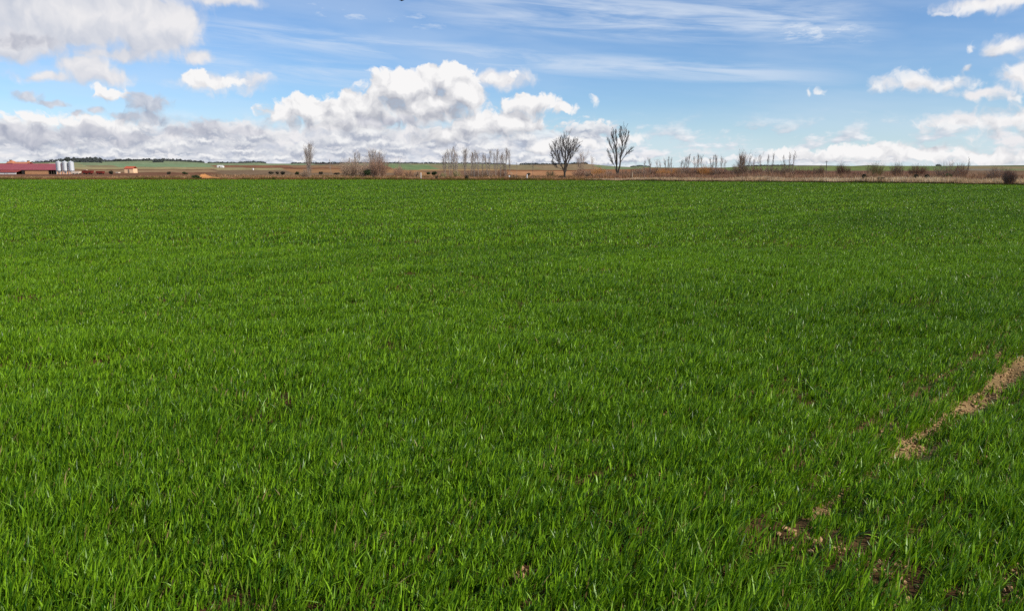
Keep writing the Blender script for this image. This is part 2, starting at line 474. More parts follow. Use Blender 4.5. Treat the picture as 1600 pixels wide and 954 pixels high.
def land_z(x, y):
    x, y = np.asarray(x, float), np.asarray(y, float)
    px = column(x, y)
    e = edge_y(px)
    near = -0.9 * np.clip((y - e - 35) / 70, 0, 1)
    s = sky_row(px)
    l = np.log(np.clip(y, 250, 2500))
    t1 = np.clip((l - LY[0]) / (LY[1] - LY[0]), 0, 1); t2 = np.clip((l - LY[1]) / (LY[2] - LY[1]), 0, 1); t3 = np.clip((l - LY[2]) / (LY[3] - LY[2]), 0, 1)
    mid = 0.5 * (271.5 + s) + 1.0
    row = 276.0 + (271.5 - 276.0) * t1 + (mid - 271.5) * t2 + (s - mid) * t3
    yy = np.clip(y, 250, 2500)
    far = CAM_Z + (HORIZON - row) * yy / F_PX
    b = np.clip((y - 190) / 70, 0, 1); b = b * b * (3 - 2 * b)
    z = np.where(y > 0, near * (1 - b) + far * b, 0.0)
    back = np.clip((y - 2500) / 2500, 0, 1); back = back * back * (3 - 2 * back)
    return z * (1 - 0.75 * back)

# wheel rut that crosses the near field towards the upper right
_r0, _r1 = on_ground(1255, 838), on_ground(1600, 567)
RUT_A, RUT_D = np.array(_r0[:2]), np.array((_r1 - _r0)[:2])
RUT_D = RUT_D / np.linalg.norm(RUT_D)
def rut_coords(x, y):
    qx, qy = x - RUT_A[0], y - RUT_A[1]
    return qx * RUT_D[0] + qy * RUT_D[1], -qx * RUT_D[1] + qy * RUT_D[0]     # along, across (left positive)

BARE = [(1450, 668, .07), (1438, 648, .08), (1400, 662, .06), (1470, 640, .06), (1500, 622, .05), (1420, 690, .13), (1365, 745, .07), (1100, 775, .11), (1255, 835, .12), (1385, 885, .12), (1395, 925, .09), (1570, 915, .17),
        (1210, 705, .05), (1030, 740, .05), (930, 690, .05), (695, 720, .06), (205, 800, .09), (820, 905, .05), (1125, 915, .07), (930, 690, .04),
        (1320, 855, .06), (1290, 790, .06), (1040, 650, .05), (1160, 545, .06), (1090, 900, .06), (30, 925, .05), (405, 790, .08), (1500, 800, .06), (780, 625, .05), (600, 845, .05)]
BARE_XY = [(*on_ground(px, py)[:2], r) for px, py, r in BARE]

def soil_z(x, y):
    """small relief of the tilled soil near the camera"""
    al, ac = rut_coords(x, y)
    z = 0.03 * (vnoise(x * 7, y * 7, 1) - 0.5) + 0.05 * (vnoise(x * 1.3, y * 1.3, 2) - 0.5)
    z = z + 0.03 * (vnoise(x * 13, y * 13, 6) - 0.5) * np.exp(-(ac / 0.25) ** 2)
    z = z - 0.05 * np.exp(-(ac / 0.14) ** 2) * np.clip((al + 1.0) / 2.0, 0, 1)
    return z

def parcel_colors(x, y, z):
    """what grows or lies on each piece of the land"""
    px = column(x, y)
    row = HORIZON - (z - CAM_Z) * F_PX / np.maximum(y, 1.0)
    C = np.empty((len(x), 3)); C[:] = srgb(122, 92, 62)
    jit = (vnoise(px / 22, row * 0.4, 4) - 0.5) * 1.2
    r = row + jit * 0.6
    def put(p0, p1, r0, r1, col, slope=0.0):
        w = (px >= p0 + (r - r0) * 3) & (px < p1 + (r - r0) * 3) & (r >= r0 + slope * (px - p0)) & (r < r1 + slope * (px - p0)) & (y > 180)
        C[w] = srgb(*col)
    put(-3000, 3000, 200, 264, (140, 124, 84))
    put(-3000, 336, 200, 258.6, (118, 142, 98)); put(-3000, 120, 254.5, 263, (146, 142, 92)); put(170, 320, 256, 261, (112, 146, 100))
    put(-3000, 330, 261.2, 264.2, (158, 140, 88)); put(120, 330, 264.2, 265.4, (126, 92, 62)); put(-3000, 330, 265.4, 269, (150, 118, 80)); put(-3000, 330, 269, 300, (124, 84, 58))
    put(320, 372, 200, 257.6, (98, 82, 70)); put(368, 490, 200, 258.4, (112, 134, 92)); put(330, 520, 258.4, 261.4, (142, 92, 62)); put(380, 520, 261.4, 262.4, (112, 66, 46))
    put(330, 520, 262.4, 265.6, (156, 140, 88)); put(330, 600, 265.6, 290, (128, 102, 74))
    put(470, 610, 200, 259, (126, 134, 90)); put(450, 610, 259, 262.6, (146, 108, 70)); put(440, 610, 262.6, 263.8, (112, 62, 42)); put(440, 620, 263.8, 270, (158, 112, 64))
    put(600, 668, 200, 258, (132, 126, 84)); put(600, 668, 258, 265.6, (106, 138, 84)); put(600, 700, 265.6, 274, (166, 118, 62))
    put(655, 800, 200, 264.4, (146, 122, 84)); put(655, 800, 264.4, 266.2, (168, 132, 74)); put(655, 800, 266.2, 290, (132, 96, 66))
    put(780, 905, 200, 264.2, (116, 142, 92)); put(780, 905, 264.2, 265.4, (146, 128, 84)); put(780, 930, 265.4, 267.2, (130, 78, 44)); put(780, 930, 267.2, 274, (178, 122, 70)); put(780, 930, 274, 290, (138, 96, 66))
    put(885, 1000, 200, 265, (96, 104, 64)); put(925, 1000, 258, 264, (110, 132, 86)); put(905, 1010, 264.6, 290, (146, 96, 58))
    put(985, 1130, 200, 263, (104, 104, 66)); put(1000, 1130, 262, 290, (132, 92, 62))
    put(1120, 1500, 200, 260.2, (78, 96, 44)); put(1120, 1500, 260.0, 266.4, (104, 128, 62)); put(1120, 1500, 266.4, 268, (116, 92, 66)); put(1120, 1500, 268, 290, (112, 74, 60))
    put(1430, 1478, 258, 264, (96, 126, 66))
    put(1470, 3000, 200, 263.6, (110, 82, 72)); put(1490, 1580, 263.6, 268, (128, 118, 98)); put(1560, 3000, 263.4, 266.4, (112, 124, 80)); put(1478, 3000, 266.4, 290, (122, 94, 68))
    put(-3000, 3000, 255, 255.01, (110, 84, 60))
    e = edge_y(px)
    w = y <= 180
    C[w] = srgb(116, 92, 58)
    C[w & (px > 930)] = srgb(128, 106, 72)
    tall = (vnoise(x * 0.12, y * 0.12, 5) - 0.5)[:, None] * 0.5 + (vnoise(x * 0.5, y * 0.5, 6) - 0.5)[:, None] * 0.3
    C *= 1 + tall * np.clip((y[:, None] - 100) / 100, 0, 1)
    field = (y < e + 1.0) & (y > -40)
    al, ac = rut_coords(x, y)
    dry = (np.exp(-(ac / 0.3) ** 2) * np.clip(al, 0, 1) * (0.45 + 0.8 * vnoise(x * 6, y * 6, 3)))[:, None].clip(0, 1)
    C = np.where(field[:, None], np.array(srgb(88, 66, 44)) * (1 - dry) + np.array(srgb(172, 144, 98)) * dry, C)
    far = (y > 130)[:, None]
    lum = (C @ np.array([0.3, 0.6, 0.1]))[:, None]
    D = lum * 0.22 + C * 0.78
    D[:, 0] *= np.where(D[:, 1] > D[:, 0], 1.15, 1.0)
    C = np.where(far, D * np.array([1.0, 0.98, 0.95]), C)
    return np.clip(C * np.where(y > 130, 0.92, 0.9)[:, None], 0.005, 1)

def land_sheet(name, radii, az):
    R, A = np.meshgrid(radii, az, indexing='ij')
    x, y = (R * np.sin(A)).ravel(), (R * np.cos(A)).ravel()
    z = land_z(x, y)
    nearw = np.clip((30 - np.hypot(x, y)) / 20, 0, 1)
    zz = z + soil_z(x, y) * nearw
    n, k = R.shape
    i, j = np.meshgrid(np.arange(n - 1), np.arange(k - 1), indexing='ij')
    q = np.stack([i * k + j, (i + 1) * k + j, (i + 1) * k + j + 1, i * k + j + 1], -1).reshape(-1, 4)
    q = q[:, ::-1]
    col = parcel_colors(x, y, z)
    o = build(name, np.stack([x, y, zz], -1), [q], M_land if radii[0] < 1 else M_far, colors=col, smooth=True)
    return tag(o, kind='structure')

def land_material(name, near):
    m = bpy.data.materials.new(name); m.use_nodes = True
    t = m.node_tree; t.nodes.clear()
    o = t.nodes.new('ShaderNodeOutputMaterial'); b = t.nodes.new('ShaderNodeBsdfPrincipled')
    b.inputs['Roughness'].default_value = 0.95; b.inputs['Specular IOR Level'].default_value = 0.0
    a = t.nodes.new('ShaderNodeAttribute'); a.attribute_name = 'tint'
    g = t.nodes.new('ShaderNodeNewGeometry')
    p = S(t, g.outputs['Position'])
    n1 = noise(t, p, 14.0, 6.0, 0.65, dims='3D'); n2 = noise(t, p, 0.06, 5.0, 0.6, dims='3D'); n3 = noise(t, p, 1.7, 3.0, 0.6, dims='3D')
    k = n2.lin(0.25, 0.75, 0.8, 1.2)
    if near: k = k * n1.lin(0.2, 0.8, 0.7, 1.25) * n3.lin(0.2, 0.8, 0.75, 1.2)
    cc = t.nodes.new('ShaderNodeCombineColor')
    for q in range(3): t.links.new(k.k, cc.inputs[q])
    t.links.new(mix(t, 1.0, S(t, a.outputs['Color']), S(t, cc.outputs[0]), 'MULTIPLY').k, b.inputs['Base Color'])
    bn = t.nodes.new('ShaderNodeBump'); bn.inputs['Strength'].default_value = 0.9; bn.inputs['Distance'].default_value = 0.02
    t.links.new(n1.k, bn.inputs['Height'])
    if near: t.links.new(bn.outputs[0], b.inputs['Normal'])
    t.links.new(b.outputs[0], o.inputs['Surface'])
    return m
M_land, M_far = land_material('earth', True), land_material('far_fields', False)
front = np.radians(np.arange(-48, 48.01, 0.13))
rest = np.radians(np.linspace(48, 312, 67))[1:]
az_all = np.concatenate([front, rest])
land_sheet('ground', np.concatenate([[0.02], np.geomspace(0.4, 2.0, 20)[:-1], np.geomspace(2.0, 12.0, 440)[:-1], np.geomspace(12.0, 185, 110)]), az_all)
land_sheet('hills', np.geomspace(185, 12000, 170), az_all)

# ------------------------------------------------------------------ young wheat
def wheat():
    Q = WHEAT_DENSITY
    V, T3, Q4, COL, n0 = [], [], [], [], 0
    def ring(y0, y1, per_m2, plant, segs, wid):
        nonlocal n0
        half = math.tan(math.radians(34.3))
        def wx(y): return (y + 4.0) * half
        area = (wx(y0) + wx(y1)) * (y1 - y0)
        npl = int(area * per_m2 * Q / plant)
        y = np.sqrt(rng.random(npl) * ((y1 + 4) ** 2 - (y0 + 4) ** 2) + (y0 + 4) ** 2) - 4
        x = (rng.random(npl) * 2 - 1) * wx(y)
        al, ac = rut_coords(x, y)
        # seed drilled in rows that run with the wheel rut
        if y1 < 14:
            rows = np.round(ac / 0.14) * 0.14
            pull = 0.32
            nac = ac + (rows - ac) * pull
            x = x + (nac - ac) * -RUT_D[1]; y = y + (nac - ac) * RUT_D[0]
            ac = nac
        keep = y < edge_y(column(x, y)) - rng.random(npl) * 0.8
        thin = 0.30 + 1.6 * vnoise(x * 1.9, y * 1.9, 7) * (0.6 + 0.8 * vnoise(x * 0.5, y * 0.5, 8))
        rutw = np.exp(-((ac + 0.05 * (vnoise(al * 3, ac * 0 + 3, 4) - .5)) / 0.080) ** 2) * np.clip((al - 0.35) / 1.7, 0, 1) * (0.48 + 0.8 * vnoise(al * 6, ac * 9, 5))
        rut2 = np.exp(-((ac - 0.36) / 0.12) ** 2) * 0.55 * np.clip((al - 0.6) / 0.8, 0, 1)
        rutw += np.exp(-(ac / 0.16) ** 2) * 0.4 * np.clip((al + 1.2) / 0.6, 0, 1) * (vnoise(al * 2.2, ac * 2, 10) > 0.5)
        p = np.clip(thin, 0, 1) * (1 - np.clip(rutw + rut2, 0, 0.97))
        for bx, by, br in BARE_XY:
            p = p * (1 - 0.80 * np.exp(-((x - bx) ** 2 + (y - by) ** 2) / (1.4 * br * br) * (0.6 + 0.8 * vnoise(x * 9, y * 9, 9))))
        keep &= rng.random(npl) < p
        x, y = x[keep], y[keep]
        al, ac = al[keep], ac[keep]
        rutk = np.clip(rutw + rut2, 0, 1)[keep]
        npl = len(x)
        # vigour: patches and drill streaks
        streak = vnoise(al / 18, ac / 0.7, 11) * 0.9 + vnoise(al / 30, ac / 2.5, 12) * 0.7 + vnoise(x / 3, y / 3, 13) * 0.4
        vig = (streak / 2.0 - 0.5)
        reps = np.full(npl, plant)
        x, y, vig, rk = (np.repeat(q, reps) for q in (x, y, vig, rutk))
        n = len(x)
        spread = 0.014 if plant > 1 else 0.0
        x = x + rng.normal(0, spread, n); y = y + rng.normal(0, spread, n)
        h = (0.066 + 0.054 * rng.random(n) ** 1.2) * (0.62 + 0.74 * vnoise(x * 2.6, y * 2.6, 2)) * (1 + (0.9 if y1 < 20 else 0.35) * vig) * (1 - 0.45 * rk)
        small = rng.random(n) < 0.22
        h = np.where(small, h * 0.6, h)
        w = wid * (0.55 + 0.75 * rng.random(n))
        th = rng.random(n) * 2 * math.pi
        lean = np.abs(rng.normal(0.0, 0.32, n)) + 0.06
        bend = rng.random(n) < 0.07
        lean = np.where(bend, lean + 0.6, lean)
        lx, ly = np.cos(th) * lean + 0.16, np.sin(th) * lean - 0.02
        tw = th + math.pi / 2 + rng.normal(0, 0.7, n)
        sx, sy = np.cos(tw), np.sin(tw)
        tz = rng.normal(0, 0.25, n)
        z0 = soil_z(x, y) * np.clip((30 - np.hypot(x, y)) / 20, 0, 1) - 0.01
        ts = {3: [0, .38, .74], 2: [0, .5], 1: [0.35]}[segs]
        prof = {3: [.62, 1.0, .72], 2: [.8, .95], 1: [1.0]}[segs]
        def pos(t):
            k = t ** 1.7
            up = h * t * (1 - 0.28 * np.minimum(lean, 1.2) * t)
            droop = np.where(bend, h * 0.45 * max(0, t - 0.5), 0)
            return np.stack([x + lx * h * k, y + ly * h * k, z0 + up - droop], -1)
        cols = []
        if segs == 1:
            b_, m_, e_ = pos(0.0), pos(.4), pos(1.0)
            side = np.stack([sx, sy, tz * .3], -1) * (w * 0.5)[:, None]
            pts = np.stack([b_, m_ - side, m_ + side, e_], 1)
            kk = 4
            tri = np.array([[0, 2, 1], [1, 2, 3]])
            base = (np.arange(n) * kk + n0)[:, None, None]
            T3.append((base + tri[None]).reshape(-1, 3))
        else:
            lst = []
            for t, f in zip(ts, prof):
                c_ = pos(t); side = np.stack([sx, sy, tz * t], -1) * (w * 0.5 * f)[:, None]
                lst += [c_ - side, c_ + side]
            lst.append(pos(1.0))
            pts = np.stack(lst, 1); kk = pts.shape[1]
            base = (np.arange(n) * kk + n0)[:, None, None]
            qd = np.array([[2 * i, 2 * i + 1, 2 * i + 3, 2 * i + 2] for i in range(segs - 1)])
            Q4.append((base + qd[None]).reshape(-1, 4))
            tri = np.array([[2 * segs - 2, 2 * segs - 1, 2 * segs]])
            T3.append((base + tri[None]).reshape(-1, 3))
        V.append(pts.reshape(-1, 3)); n0 += n * kk
        # leaf colour: dark blue-green to fresh yellow-green, a few dying straw leaves low down
        f = np.clip(0.46 - 0.10 * np.clip((y - 12) / 50, 0, 1) + rng.normal(0, 0.33, n) + 0.22 * (vnoise(x / 2.2, y / 2.2, 14) - 0.5) + 0.30 * (vnoise(al_rep(al, reps) / 26, al_rep(ac, reps) / 0.8, 15) - 0.5) * np.clip((y - 6) / 10, 0, 1) + 0.12 * np.clip(column(x, y) / 1600 - 0.4, 0, 0.6) * np.clip((y - 10) / 30, 0, 1), 0, 1)[:, None]
        cA, cB = np.array(WHEAT_A), np.array(WHEAT_B)
        c_ = cA * (1 - f) + cB * f
        straw = (rng.random(n) < 0.012 + 0.06 * small + 0.10 * rk)[:, None]
        yel = (rng.random(n) < 0.05)[:, None]
        c_ = np.where(yel, c_ * 0.4 + np.array([0.16, 0.20, 0.03]) * 0.6, c_)
        c_ = np.where(straw, np.array([0.34, 0.25, 0.10]) * (0.6 + 0.6 * rng.random(n))[:, None], c_)
        COL.append(np.repeat(c_, kk, 0))
    al_rep = lambda a, r: np.repeat(a, r)
    ring(1.6, 5.0, 11500, 6, 3, 0.0068)
    ring(5.0, 9.0, 8000, 6, 3, 0.0074)
    ring(9.0, 16.0, 3900, 4, 2, 0.0095)
    ring(16.0, 30.0, 950, 2, 2, 0.015)
    ring(30.0, 55.0, 300, 1, 1, 0.029)
    ring(55.0, 122.0, 95, 1, 1, 0.060)
    return build('wheat', np.concatenate(V), [np.concatenate(Q4), np.concatenate(T3)], M_wheat, colors=np.concatenate(COL), smooth=True)

WHEAT_DENSITY = 1.0
WHEAT_A, WHEAT_B = (0.028, 0.092, 0.004), (0.248, 0.440, 0.014)

def wheat_material():
    m = bpy.data.materials.new('wheat_leaf'); m.use_nodes = True
    t = m.node_tree; t.nodes.clear()
    o = t.nodes.new('ShaderNodeOutputMaterial'); b = t.nodes.new('ShaderNodeBsdfPrincipled')
    b.inputs['Roughness'].default_value = 0.38; b.inputs['Specular IOR Level'].default_value = 0.27
    a = t.nodes.new('ShaderNodeAttribute'); a.attribute_name = 'tint'
    base = S(t, a.outputs['Color'])
    t.links.new(base.k, b.inputs['Base Color'])
    tr = t.nodes.new('ShaderNodeBsdfTranslucent')
    t.links.new(mix(t, 1.0, base, (1.5, 1.35, 0.6), 'MULTIPLY').k, tr.inputs['Color'])
    mx = t.nodes.new('ShaderNodeMixShader'); mx.inputs[0].default_value = 0.20
    t.links.new(b.outputs[0], mx.inputs[1]); t.links.new(tr.outputs[0], mx.inputs[2])
    t.links.new(mx.outputs[0], o.inputs['Surface'])
    return m
M_wheat = wheat_material()
tag(wheat(), 'dense young green wheat covering the whole flat field', 'wheat', kind='stuff')

# clods of earth in the rut and the bare spots
def clods():
    G = Geo()
    ico = bmesh.new(); bmesh.ops.create_icosphere(ico, subdivisions=1, radius=1.0)
    iv = np.array([v_.co[:] for v_ in ico.verts]); it = np.array([[v_.index for v_ in f.verts] for f in ico.faces]); ico.free()
    spots = []
    for _ in range(4200):
        al = random.uniform(1.0, 7.5); ac = random.gauss(0.02, 0.14)
        spots.append((RUT_A[0] + al * RUT_D[0] - ac * RUT_D[1], RUT_A[1] + al * RUT_D[1] + ac * RUT_D[0]))
    for bx, by, br in BARE_XY:
        for _ in range(int(520 * br)):
            spots.append((bx + random.gauss(0, br * .6), by + random.gauss(0, br * .6)))
    for x, y in spots:
        r = 0.0025 + 0.013 * random.random() ** 3
        v_ = iv * (1 + (rng.random((len(iv), 1)) - 0.5) * 0.6) * r * (0.5 + 0.9 * rng.random(3))
        z = float(soil_z(np.array([x]), np.array([y]))[0])
        G.add(v_ + np.array([x, y, z + r * 0.35]), t=it)
    return G.make('soil_clods', material('dry_clay', srgb(170, 136, 94), 0.95, 0.3, 30.0, bump=0.5))
tag(clods(), 'crumbs of dry brown earth lying in the wheel rut and bare spots', 'soil', kind='stuff')

def stone(px, py, r, label):
    x, y, _ = on_ground(px, py)
    bm = bmesh.new(); bmesh.ops.create_icosphere(bm, subdivisions=3, radius=1.0)
    for v_ in bm.verts:
        n = Vector(v_.co)
        k = 1 + 0.12 * math.sin(3.1 * n.x + 1.3) * math.cos(2.3 * n.y) + 0.08 * math.sin(5 * n.z + 2 * n.x)
        v_.co = (n.x * r * 1.15 * k, n.y * r * 0.9 * k, n.z * r * 0.75 * k)
    me = bpy.data.meshes.new('stone'); bm.to_mesh(me); bm.free()
    for p in me.polygons: p.use_smooth = True
    o = bpy.data.objects.new('stone', me); scene.collection.objects.link(o)
    me.materials.append(material('pale_pebble', srgb(205, 168, 142), 0.85, 0.2, 25.0, bump=0.3))
    o.location = (x, y, float(soil_z(np.array([x]), np.array([y]))[0]) + r * 0.45)
    return tag(o, label, 'stone')
stone(1453, 653, 0.03, 'pale pinkish fist-sized stone lying in the bare wheel rut')

# ------------------------------------------------------------------ bare trees and shrubs
def foot(px, Y):
    """ground point at distance Y in the direction of a photo column"""
    x = (px - W_PX / 2) / F_PX * Y * CP
    return np.array([x, Y, float(land_z(np.array([x]), np.array([Y]))[0])])

def px_m(Y): return Y * CP / F_PX                       # metres per photo pixel at distance Y
def top_z(row, Y): return CAM_Z + (HORIZON - row) * Y / F_PX

def limb(start, direction, length, r0, r1, n, wander, lift, rnd):
    """a crooked limb as a polyline with radii"""
    p = np.array(start, float); d = np.array(direction, float); d /= np.linalg.norm(d)
    pts = [p.copy()]
    for i in range(n):
        d = d + np.array([rnd.gauss(0, wander), rnd.gauss(0, wander), rnd.gauss(0, wander * .6) + lift])
        d /= np.linalg.norm(d)
        p = p + d * length / n
        pts.append(p.copy())
    return np.array(pts), np.linspace(r0, r1, n + 1)

def along(pts, rad, t):
    f = t * (len(pts) - 1); i = min(int(f), len(pts) - 2); f -= i
    d = pts[i + 1] - pts[i]
    return pts[i] * (1 - f) + pts[i + 1] * f, d / (np.linalg.norm(d) + 1e-9), rad[i] * (1 - f) + rad[i + 1] * f

def tilt(d, ang, rnd, az=None):
    d = np.array(d) / np.linalg.norm(d)
    a = rnd.uniform(0, 2 * math.pi) if az is None else az
    ref = np.array([1, 0, 0]) if abs(d[0]) < .8 else np.array([0, 1, 0])
    u = np.cross(d, ref); u /= np.linalg.norm(u); w = np.cross(d, u)
    return d * math.cos(ang) + (u * math.cos(a) + w * math.sin(a)) * math.sin(ang)

def ramify(G, pts, rad, depth, rnd, n_kids, ratio, ang, lift, wander, t0=0.25, kids_k=3, min_r=0.006):
    L = np.linalg.norm(np.diff(pts, axis=0), axis=1).sum()
    for i in range(n_kids[0]):
        t = t0 + (1 - t0) * (i + rnd.random()) / n_kids[0]
        p, d, r = along(pts, rad, min(t, .99))
        l = L * ratio * (1.15 - 0.6 * t) * rnd.uniform(.7, 1.25)
        r0 = max(min_r, min(r * .7, .02 * l + .004))
        q, rr = limb(p, tilt(d, ang * rnd.uniform(.6, 1.3), rnd), l, r0, max(min_r * .7, r0 * .3), 3, wander, lift, rnd)
        G.tube(q, rr, kids_k)
        if depth > 1: ramify(G, q, rr, depth - 1, rnd, n_kids[1:], ratio, ang, lift, wander, .15, kids_k, min_r)

def parts_tree(name, loc, label, cat, group, trunk, crown, m_trunk, m_crown):
    e = empty(name, loc, label, cat, group)
    trunk.make('trunk', m_trunk, e, smooth=True)
    crown.make('crown', m_crown, e)
    return e

M_dark = material('dark_bark', (0.060, 0.047, 0.036), 0.95, 0.3, 4.0, rnd=0.1)
M_dtwig = material('dark_twigs', (0.125, 0.105, 0.09), 0.9, 0.2, 2.0, rnd=0.1)
M_pale = material('pale_poplar_bark', (0.30, 0.25, 0.20), 0.9, 0.3, 3.0, rnd=0.2)
M_ptwig = material('grey_brown_twigs', (0.36, 0.29, 0.235), 0.9, 0.2, 2.0, rnd=0.2)
M_red = material('reddish_twigs', (0.33, 0.195, 0.125), 0.9, 0.25, 2.0, rnd=0.25)
M_orange = material('orange_willow_twigs', (0.52, 0.27, 0.09), 0.9, 0.25, 2.0, rnd=0.2)
M_olive = material('olive_twigs', (0.36, 0.30, 0.14), 0.9, 0.25, 2.0, rnd=0.2)
M_umber = material('dark_brown_twigs', (0.20, 0.13, 0.09), 0.9, 0.25, 2.0)
M_brown = material('brown_twigs', (0.37, 0.255, 0.17), 0.9, 0.25, 2.0, rnd=0.25)
M_green = material('evergreen_leaf', (0.042, 0.062, 0.020), 0.8, 0.35, 2.0, translucent=0.2, rnd=0.2)
M_black = material('dark_shade_leaf', (0.062, 0.050, 0.032), 0.9, 0.35, 2.0, rnd=0.2)
M_drybush = material('dry_leaf', (0.20, 0.145, 0.075), 0.9, 0.35, 2.0, rnd=0.2)

def guided_tree(fit, scale, limbs, rnd, tw):
    """a big tree whose main limbs follow given lines: (list of (x, z) in photo pixels from the foot, base radius, depth swing)"""
    trunk, crown = Geo(), Geo()
    for k, (line, r0, swing) in enumerate(limbs):
        thick = r0 > .11; r0 *= .64
        pts = np.array([(x * scale * fit[0], swing * scale * (i / (len(line) - 1)) ** 1.2, z * scale * fit[1]) for i, (x, z) in enumerate(line)])
        # smooth and roughen the line
        t = np.linspace(0, len(pts) - 1, 3 * (len(pts) - 1) + 1)
        pts = np.stack([np.interp(t, range(len(pts)), pts[:, c_]) for c_ in range(3)], -1)
        pts[1:-1] += np.array([[rnd.gauss(0, .25 * scale) for _ in range(3)] for _ in range(len(pts) - 2)])
        rad = np.linspace(r0, 0.010, len(pts)) if k else np.concatenate([[r0 * 1.35], np.linspace(r0, 0.012, len(pts) - 1)])
        (trunk if thick else crown).tube(pts, rad, 6 if thick else 4)
        ramify(crown, pts, rad, tw[0], rnd, tw[1], tw[2], tw[3], tw[4], tw[5], 0.30, 3, tw[6])
    return trunk, crown

# the two big trees at the edge of the field; limb lines are measured in photo pixels from the foot of the trunk
Y1 = 140.0; s1 = px_m(Y1); rnd = random.Random(11)
limbs1 = [([(0, -1), (0, 14), (1, 30), (1, 44), (0, 58), (3, 71)], .30, 0),
          ([(0, 8), (-3, 17), (-9, 25), (-15, 36), (-20, 46), (-23, 52)], .17, -4),
          ([(0, 10), (-5, 21), (-9, 34), (-12, 44), (-16, 54), (-18, 60)], .14, 4),
          ([(1, 11), (4, 22), (8, 32), (12, 44), (16, 54), (21, 63)], .20, 3),
          ([(2, 16), (3, 30), (7, 44), (11, 56), (14, 64)], .13, -5),
          ([(0, 22), (-3, 34), (-5, 46), (-9, 57), (-10, 67)], .13, -3),
          ([(1, 26), (5, 40), (7, 52), (7, 66)], .10, 5),
          ([(9, 34), (15, 44), (21, 50), (25, 57)], .07, 2), ([(-11, 28), (-18, 33), (-22, 38), (-24, 44)], .07, 3), ([(-14, 18), (-19, 22), (-23, 30)], .04, -2),
          ([(-4, 15), (-12, 18), (-18, 24), (-22, 31)], .06, 6), ([(0, 40), (-2, 52), (-4, 64), (-3, 70)], .08, 0)]
t_, c_ = guided_tree((.88, .88), s1, limbs1, rnd, (3, (24, 11, 7), .33, .48, .06, .11, .0070))
parts_tree('bare_tree', foot(882.5, Y1), 'broad bare dark tree forking low into a round crown, left of the taller one', 'tree', None, t_, c_, M_dark, M_dtwig)
Y2 = 132.0; s2 = px_m(Y2); rnd = random.Random(5)
limbs2 = [([(0, -4), (0, 6), (-1, 18), (-2, 34), (-3, 48), (-7, 62), (-8, 70)], .29, 0),
          ([(0, 5), (4, 20), (5, 34), (7, 48), (8, 62), (9, 78)], .24, 2),
          ([(-1, 10), (-6, 22), (-12, 32), (-17, 44)], .09, -3),
          ([(-2, 22), (-5, 34), (-8, 44), (-13, 54), (-16, 61)], .12, 3),
          ([(5, 26), (12, 36), (19, 44), (24, 48)], .10, -3), ([(12, 36), (18, 40), (25, 44)], .05, 0),
          ([(6, 40), (11, 50), (15, 62), (18, 72)], .11, 4), ([(-3, 44), (-2, 56), (-3, 68), (-4, 74)], .10, -3),
          ([(7, 50), (5, 62), (3, 74), (4, 79)], .10, -2), ([(8, 56), (12, 66), (14, 76)], .08, 3), ([(-6, 56), (-9, 64), (-11, 72)], .06, 2)]
t_, c_ = guided_tree((.95, .985), s2, limbs2, rnd, (3, (34, 12, 7), .25, .46, .08, .11, .0075))
parts_tree('bare_tree', foot(964.5, Y2), 'tallest bare dark tree with narrow upswept limbs, right of the round-crowned one', 'tree', None, t_, c_, M_dark, M_dtwig)

def poplar(px, top, Y, width, label, group, dense=1.0, mats=(M_pale, M_ptwig), stems=1, low=0.18, name='poplar_tree', seed=0):
    """slim upright tree: leading stems and steep side twigs"""
    rnd = random.Random(int(px * 10) + seed)
    p0 = foot(px, Y); Hh = top_z(top, Y) - p0[2]
    Wd = width * px_m(Y)
    trunk, crown = Geo(), Geo()
    for s_ in range(stems):
        off = 0 if stems == 1 else (s_ / (stems - 1) - .5) * Wd * .55
        h = Hh * (1 if s_ == stems // 2 else rnd.uniform(.78, .97))
        q, r = limb((off * .15, rnd.uniform(-.2, .2), -.15), (off / h * .9, rnd.uniform(-.03, .03), 1), h, .0072 * h + .010, .008, 6, .025, .0, rnd)
        trunk.tube(q, r, 5)
        n = max(8, int(27 * dense * (h / 6)))
        for i in range(n):
            t = low + (1 - low) * (i + rnd.random()) / n
            p, d, rr = along(q, r, min(t, .99))
            prof = math.sin(math.pi * min(1, (t - low) / (1 - low) * .80 + .17)) ** .9
            l = max(.25, Wd * (1.15 if stems == 1 else .8) * prof * rnd.choice((.45, .7, 1.0, 1.45)) * rnd.uniform(.8, 1.2))
            b, br = limb(p, tilt(d, rnd.uniform(.22, .55), rnd), l * 1.25, max(.0075, rr * .35), .0055, 4, .09, .10, rnd)
            crown.tube(b, br, 3)
            ramify(crown, b, br, 1, rnd, (10,), .5, .45, .10, .12, .1, 3, .0055)
    return parts_tree(name, p0, label, 'tree', group, trunk, crown, *mats)

